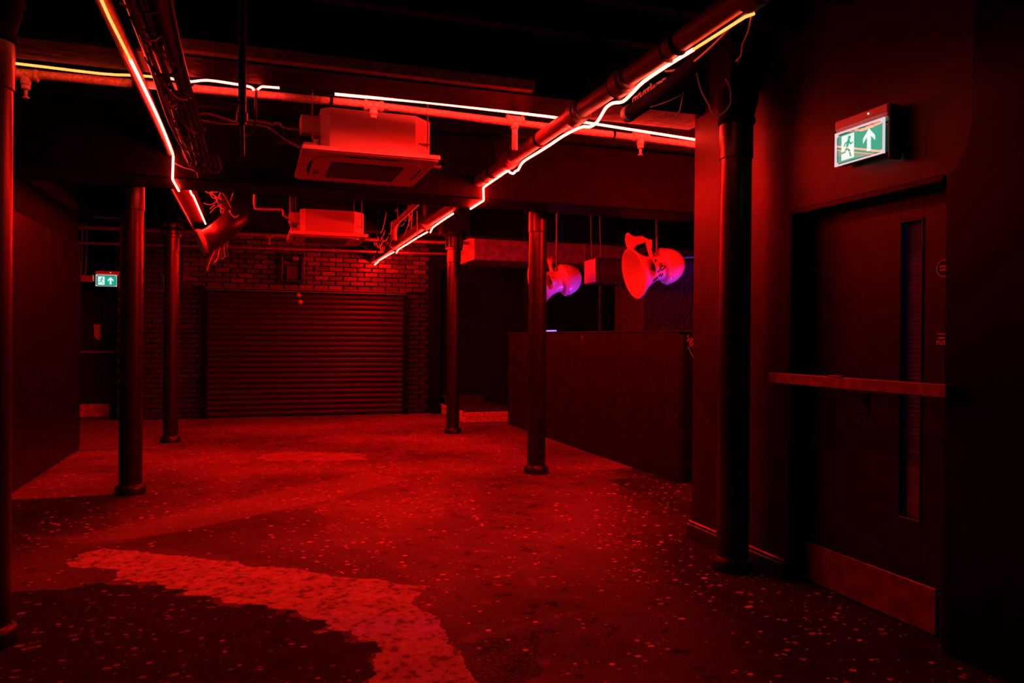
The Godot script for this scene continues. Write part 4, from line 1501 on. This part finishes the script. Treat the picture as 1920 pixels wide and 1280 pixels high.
	tube(st, v3([0.13, 2.765, -4.75, 0.45, 2.763, -4.75]), R * 0.7, 8)
	part("unlit_tube", st, M.cable_black, nx, "unlit stretch of the strip")
	st = begin()
	tube(st, smooth(v3([0.45, 2.763, -4.75, 0.62, 2.765, -4.75, 1.01, 2.772, -4.75, 1.5, 2.768, -4.75, 1.872, 2.763, -4.75]), 3), R, 8)
	part("neon_tube", st, M.neon_left, nx)
	st = begin()
	tube(st, smooth(v3([1.872, 2.763, -4.75, 1.948, 2.757, -4.75, 2.181, 2.747, -4.75, 2.502, 2.732, -4.75, 2.96, 2.71, -4.75]), 3), R, 8)
	part("neon_tube", st, M.neon_left, nx)
	st = begin()
	tube(st, v3([2.96, 2.71, -4.75, 4.6, 2.68, -4.75]), R, 8)
	part("neon_tube", st, M.neon_core, nx)


# ---------------------------------------------------------------- things on the floor and over the counter
func objects() -> void:
	var st: SurfaceTool
	# counter
	var br := thing("counter", "long dark solid-fronted counter on the right, waist wall with a plain lipped top", "counter", Vector3(4.0, 0, -8.6))
	st = begin()
	box(st, Vector3(3.68, 0.685, -8.62), Vector3(0.06, 1.37, 4.94), 0.004)
	part("front_panel", st, M.bar_paint, br)
	st = begin()
	box(st, Vector3(4.2, 0.685, -6.17), Vector3(1.0, 1.37, 0.05), 0.004)
	var ep := part("end_panel", st, M.black_board, br)
	st = begin()
	box(st, Vector3(3.71, 1.38, -8.62), Vector3(0.14, 0.022, 4.98), 0.004)
	part("top", st, M.bar_paint, br)
	st = begin()
	box(st, Vector3(4.2, 0.08, -6.143), Vector3(1.0, 0.16, 0.012), 0.003)
	part("plinth", st, M.black_board, br)
	# the tag scrawled on its end
	st = begin()
	var zf := -6.141
	var strokes := [[0.048, 1.355, 0.033, 1.34, 0.05, 1.318, 0.033, 1.30, 0.055, 1.285], [0.068, 1.325, 0.06, 1.25, 0.068, 1.325, 0.09, 1.32, 0.072, 1.29, 0.095, 1.275, 0.062, 1.25], [0.09, 1.235, 0.115, 1.275, 0.11, 1.235, 0.135, 1.255, 0.125, 1.2], [0.04, 1.25, 0.075, 1.19, 0.12, 1.10]]
	for s in strokes:
		var p := []
		for i in range(0, s.size(), 2):
			p.append(Vector3(3.70 + s[i], s[i + 1] - 0.01, zf))
		tube(st, smooth(p, 3), 0.0042, 5)
	part("scrawled_tag", st, M.marker_pale, ep, "pale handwritten tag with an underline")
	st = begin()
	var stp := PackedVector2Array()
	for i in 18:
		var rr := 0.036 if i % 2 == 0 else 0.015
		stp.append(Vector2.from_angle(TAU * i / 18.0 + 0.2) * (rr + rng.randf_range(-0.008, 0.008)))
	slab(st, stp, 0.002, Transform3D(Basis(Vector3(0, 0, -1), Vector3(0, 1, 0), Vector3(-1, 0, 0)), Vector3(3.6495, 1.315, -8.32)))
	part("paint_splat", st, M.brick2, br, "star-shaped pale paint splat near the top edge")

	# low plinth with pale kerb beyond the counter
	var pl := thing("low_plinth", "low dark plinth with a bright pale brick kerb behind the slim right column", "plinth", Vector3(3.4, 0, -12.3))
	st = begin()
	box(st, Vector3(3.52, 0.165, -12.23), Vector3(0.88, 0.03, 1.62), 0.004)
	part("deck", st, M.plinth_top, pl)
	st = begin()
	box(st, Vector3(3.42, 0.30, -12.89), Vector3(0.7, 0.02, 0.28), 0.004)
	box(st, Vector3(3.42, 0.24, -12.76), Vector3(0.7, 0.12, 0.02), 0.004)
	part("upper_step", st, M.plinth_top, pl)
	for i in 4:
		for j in 2:
			st = begin()
			var x0 := 3.065 + 0.19 * i - (0.06 if j == 1 and i > 0 else 0.0)
			var x1: float = minf(3.86, 3.065 + 0.19 * (i + 1) - (0.06 if j == 1 else 0.0) - 0.004) if i < 3 else 3.84
			box(st, Vector3((x0 + x1) / 2, 0.043 + 0.08 * j + 0.002, -11.42 + rng.randf_range(-0.003, 0.003)), Vector3(x1 - x0, 0.077, 0.06), 0.005)
			part("kerb_brick", st, M.kerb_paint, pl)
	for i in 6:
		for j in 2:
			st = begin()
			var z1 := -11.455 - 0.25 * i - (0.1 if j == 1 else 0.0)
			box(st, Vector3(3.085 + rng.randf_range(-0.003, 0.003), 0.043 + 0.08 * j + 0.002, z1 - 0.12), Vector3(0.06, 0.077, 0.242), 0.005)
			part("kerb_brick", st, M.kerb_paint, pl)

	# sheet metal duct over the counter
	var du := thing("air_duct", "wide rectangular sheet metal duct hanging beyond the counter", "duct", Vector3(4.6, 2.45, -11.3))
	for i in 3:
		st = begin()
		box(st, Vector3(3.045 + 0.44 + i * 0.888, 2.63, -11.4), Vector3(0.876, 0.35, 0.98), 0.006)
		part("section", st, M.duct_steel, du)
	for i in 2:
		st = begin()
		box(st, Vector3(3.045 + 0.884 + i * 0.888, 2.63, -11.4), Vector3(0.022, 0.37, 1.0), 0.003)
		part("flange", st, M.duct_steel, du)
	for x in [3.4, 4.4, 5.4]:
		st = begin()
		tube(st, [Vector3(x, 2.8, -10.93), Vector3(x, CEIL, -10.93)], 0.006, 6)
		part("hanger_rod", st, M.drain_paint, du)
	# taped cable along the duct
	st = begin()
	tube(st, smooth(v3([3.6, 2.76, -10.7, 4.0, 2.79, -10.7, 4.4, 2.775, -10.7, 4.7, 2.775, -10.7, 5.2, 2.76, -10.72, 5.68, 2.75, -10.78])), 0.012, 6)
	single("flex_cable", st, M.cable_black, "black cable slung along the front of the sheet metal duct", "cable")
	st = begin()
	tube(st, smooth(v3([4.72, 2.775, -10.7, 4.70, 2.70, -10.68, 4.715, 2.77, -10.68, 4.75, 2.70, -10.68])), 0.006, 5)
	single("loose_wire", st, M.cable_pale, "pale tape ends dangling from the cable on the metal duct", "wire")

	st = begin()
	box(st, Vector3(6.36, CEIL / 2, -11.3), Vector3(1.2, CEIL, 1.0), 0.02)
	struct("wall_stone", st, M.rough_stone, "rough stone pier behind the counter, tinged violet, right of the metal duct")
	var vt := thing("violet_lamp", "thin violet tube lamp slanting across the stone pier behind the right horn", "lamp", Vector3(6.36, 2.55, -10.7))
	st = begin()
	tube(st, [Vector3(6.2, 2.575, -10.72), Vector3(6.85, 2.64, -10.72)], 0.014, 8)
	part("tube", st, M.violet_dim, vt)
	st = begin()
	box(st, Vector3(6.5, 2.605, -10.765), Vector3(0.7, 0.03, 0.07), 0.004, Transform3D())
	part("batten", st, M.dark_plastic, vt)
	var vo := AreaLight3D.new()
	vo.name = "violet_tube_light"
	vo.area_size = Vector2(0.6, 0.02)
	vo.area_normalize_energy = true
	vo.light_color = Color(0.62, 0.2, 1.0)
	vo.light_energy = 0.05
	vo.area_range = 6.0
	vo.shadow_enabled = true
	vo.look_at_from_position(Vector3(6.5, 2.56, -10.62), Vector3(6.4, 1.3, -10.85), Vector3.BACK)
	add_child(vo)

	# back partition right of the plinth
	st = begin()
	box(st, Vector3(4.98, 1.15, -12.0), Vector3(1.48, 2.3, 0.15), 0.01)
	single("back_bar", st, M.black_matte, "black panelled back bar behind the counter", "panel")

	# loudspeaker on a pole
	var sp := thing("loudspeaker", "black wedge loudspeaker with a pale grille hung between the two horn speakers", "loudspeaker", Vector3(4.27, 1.96, -8.8))
	st = begin()
	var foot := pairs([3.98, -9.0, 3.955, -8.6, 4.58, -8.75, 4.58, -9.1])
	slab(st, foot, 0.31, Transform3D(Basis(Vector3(1, 0, 0), Vector3(0, 0, 1), Vector3(0, 1, 0)), Vector3(0, 1.99, 0)))
	part("cabinet", st, M.speaker_black, sp)
	st = begin()
	box(st, Vector3(0, 0, 0), Vector3(0.012, 0.28, 0.38), 0.004, Transform3D(Basis(Vector3.UP, deg_to_rad(-3.5)), Vector3(3.958, 2.145, -8.8)))
	part("grille", st, M.grey_baffle, sp)
	for z in [-8.95, -8.68]:
		st = begin()
		tube(st, [Vector3(4.05, 2.3, z), Vector3(4.03, 2.75, z), Vector3(4.03, CEIL, z)], 0.005, 6)
		part("sling", st, M.cable_pale, sp)
	st = begin()
	lathe(st, [Vector2(0.016, 0), Vector2(0.016, 2.0)], 12, Transform3D(Basis(), Vector3(4.08, 0, -8.75)))
	lathe(st, [Vector2(0, 0), Vector2(0.2, 0), Vector2(0.2, 0.015), Vector2(0, 0.03)], 20, Transform3D(Basis(), Vector3(4.08, 0, -8.75)))
	part("pole", st, M.black_gloss, sp)

	# horn loudspeakers
	horn("pale horn loudspeaker with scrawled black letters hanging at right over the counter", Vector3(3.845, 2.005, -7.42), 1.0, true)
	horn("pale horn loudspeaker hanging behind the middle right column, its mouth half hidden", Vector3(3.22, 1.93, -8.75), 0.99, false)

	# violet lamps
	var vl := thing("violet_lamp", "small glowing violet tube lamp lying on the counter top beside the middle right column", "lamp", Vector3(3.72, 1.391, -9.5))
	st = begin()
	tube(st, [Vector3(3.72, 1.405, -9.75), Vector3(3.72, 1.405, -9.33)], 0.011, 10)
	part("tube", st, M.violet_tube, vl)
	st = begin()
	box(st, Vector3(3.72, 1.395, -9.54), Vector3(0.03, 0.008, 0.46), 0.002)
	part("base", st, M.dark_plastic, vl)
	var l := OmniLight3D.new()
	l.name = "violet_lamp_light"
	l.light_color = Color(0.5, 0.28, 1.0)
	l.light_energy = 0.02
	l.light_size = 0.03
	l.omni_range = 5.0
	l.shadow_enabled = true
	l.position = Vector3(3.72, 1.44, -9.54)
	add_child(l)
	for q in [[Vector3(4.55, 1.08, -7.25), Vector3(4.2, 2.05, -7.45), "violet flood lamp behind the counter aimed up at the right horn"], [Vector3(4.1, 1.08, -8.35), Vector3(3.55, 1.93, -8.72), "violet flood lamp behind the counter aimed up at the left horn"]]:
		vl = thing("violet_lamp", q[2], "lamp", Vector3(q[0].x, 0, q[0].z))
		var d: Vector3 = (q[1] - q[0]).normalized()
		st = begin()
		lathe(st, [Vector2(0, -0.12), Vector2(0.05, -0.11), Vector2(0.06, -0.02), Vector2(0.062, -0.01)], 20, Transform3D(along(Vector3.ZERO, d).basis, q[0]))
		part("can", st, M.dark_plastic, vl)
		st = begin()
		lathe(st, [Vector2(0, -0.012), Vector2(0.058, -0.012), Vector2(0, -0.010)], 20, Transform3D(along(Vector3.ZERO, d).basis, q[0]))
		part("lens", st, M.violet_tube, vl, "glowing violet lens")
		st = begin()
		lathe(st, [Vector2(0, 0), Vector2(0.14, 0), Vector2(0.14, 0.012), Vector2(0.015, 0.02), Vector2(0.015, 0.99), Vector2(0, 0.99)], 20, Transform3D(Basis(), Vector3(q[0].x, 0, q[0].z)))
		part("stand", st, M.dark_plastic, vl)


func horn(label: String, at: Vector3, size: float, scrawled: bool) -> void:
	var h := thing("horn_loudspeaker", label, "loudspeaker", at)
	# local y runs from the mouth to the domed rear
	var axis := Vector3(0.97, 0.24, 0.07).normalized()
	var B := along(Vector3.ZERO, axis).basis.scaled(Vector3.ONE * size)
	var put := func(called: String, st: SurfaceTool, m: Material, lab: String) -> MeshInstance3D:
		var o := MeshInstance3D.new()
		o.name = called
		o.mesh = st.commit()
		o.material_override = m
		h.add_child(o, true)
		if lab:
			o.set_meta("label", lab)
		return o
	var X := Transform3D(B, Vector3.ZERO)
	var st := begin()
	lathe(st, [Vector2(0.0, 0.27), Vector2(0.06, 0.26), Vector2(0.085, 0.22), Vector2(0.12, 0.16), Vector2(0.17, 0.10), Vector2(0.215, 0.05), Vector2(0.25, 0.012), Vector2(0.262, 0.0), Vector2(0.272, -0.006), Vector2(0.278, 0.004), Vector2(0.27, 0.02), Vector2(0.232, 0.06), Vector2(0.19, 0.11), Vector2(0.155, 0.17), Vector2(0.135, 0.23), Vector2(0.128, 0.29), Vector2(0.130, 0.33)], 40, X, 60.0)
	put.call("bell", st, M.horn_white, "")
	st = begin()
	lathe(st, [Vector2(0.125, 0.318), Vector2(0.165, 0.325), Vector2(0.19, 0.34), Vector2(0.196, 0.37), Vector2(0.192, 0.42), Vector2(0.176, 0.47), Vector2(0.148, 0.52), Vector2(0.108, 0.56), Vector2(0.058, 0.585), Vector2(0.0, 0.592)], 36, X, 50.0)
	put.call("rear_dome", st, M.horn_white, "")
	st = begin()
	lathe(st, [Vector2(0.197, 0.362), Vector2(0.203, 0.366), Vector2(0.203, 0.374), Vector2(0.197, 0.378)], 36, X)
	put.call("seam_band", st, M.horn_white, "")
	# small horns: one on top near the mouth, one against the neck
	var prof := [Vector2(0.0, 0.09), Vector2(0.03, 0.085), Vector2(0.045, 0.05), Vector2(0.075, 0.015), Vector2(0.092, 0.0), Vector2(0.1, 0.0), Vector2(0.102, 0.006), Vector2(0.085, 0.026), Vector2(0.062, 0.06), Vector2(0.05, 0.1), Vector2(0.048, 0.16), Vector2(0.0, 0.165)]
	var upv := Vector3.UP
	var side := axis.cross(upv).normalized()   # towards the viewer
	var cam_side := side
	var up2 := side.cross(axis).normalized()
	st = begin()
	lathe(st, prof, 24, Transform3D(B, (axis * 0.03 + up2 * 0.34) * size), 60.0)
	put.call("small_horn", st, M.horn_white, "")
	st = begin()
	tube(st, smooth([(axis * 0.18 + up2 * 0.34) * size, (axis * 0.23 + up2 * 0.31) * size, (axis * 0.24 + up2 * 0.2) * size, (axis * 0.245 + up2 * 0.11) * size]), 0.024 * size, 12)
	box(st, (axis * 0.26 + up2 * 0.27) * size, Vector3(0.05, 0.10, 0.03) * size, 0.01)
	put.call("bracket", st, M.horn_white, "")
	st = begin()
	lathe(st, prof, 24, Transform3D(B * Basis().scaled(Vector3(1.0, 0.42, 1.0)), (axis * 0.115 + cam_side * 0.225 + up2 * 0.02) * size), 60.0)
	put.call("small_horn", st, M.horn_white, "")
	st = begin()
	lathe(st, [Vector2(0.0, 0.0), Vector2(0.034, 0.0), Vector2(0.034, 0.012), Vector2(0.0, 0.014)], 18, Transform3D(B, (axis * 0.125 + cam_side * 0.225 + up2 * 0.02) * size))
	put.call("driver_hole", st, M.marker_black, "dark round throat of the small horn")
	# straps and suspension
	st = begin()
	var top := (axis * 0.31 + up2 * 0.15) * size
	tube(st, [top, Vector3(top.x, CEIL - at.y, top.z)], 0.011, 10)
	box(st, top + Vector3(0, -0.02, 0), Vector3(0.05, 0.09, 0.05), 0.01)
	put.call("hanging_rod", st, M.drain_paint, "")
	st = begin()
	for p in [Vector3(0.30, -0.17, 0.06), Vector3(0.36, -0.19, 0.05), Vector3(0.42, -0.17, 0.04)]:
		lathe(st, [Vector2(0, 0), Vector2(0.007, 0), Vector2(0.006, 0.008), Vector2(0, 0.009)], 8, along((axis * p.x + up2 * p.y + cam_side * p.z) * size, (axis * p.x + up2 * p.y * 2.0 + cam_side * p.z * 2.0) * size))
	put.call("bolt", st, M.black_gloss, "")
	if scrawled:
		# letters drawn round the neck: angle from the camera side upward, distance along the axis
		st = begin()
		var marks := [
			[0.245, 40, 0.225, 36, 0.215, 24, 0.23, 14, 0.245, 4, 0.242, -10, 0.225, -16, 0.212, -10],
			[0.258, 6, 0.28, 4, 0.282, 16, 0.265, 18, 0.256, 0, 0.266, -12, 0.284, -10],
			[0.296, 8, 0.312, 0, 0.292, -10], [0.305, 18, 0.307, 15],
			[0.15, -48, 0.17, -40, 0.185, -50, 0.205, -38, 0.215, -48], [0.235, -42, 0.25, -30, 0.265, -44, 0.28, -32], [0.23, 44, 0.245, 36],
		]
		for mk in marks:
			var p := []
			for i in range(0, mk.size(), 2):
				var t: float = mk[i]
				var r := lerpf(0.19, 0.13, clampf((t - 0.11) / 0.13, 0, 1)) + 0.003
				var a := deg_to_rad(mk[i + 1])
				p.append((axis * t + (cam_side * cos(a) + up2 * sin(a)) * r) * size)
			tube(st, smooth(p, 4), 0.0075, 5)
		put.call("scrawled_letters", st, M.marker_black, "black hand-painted letters on the neck")
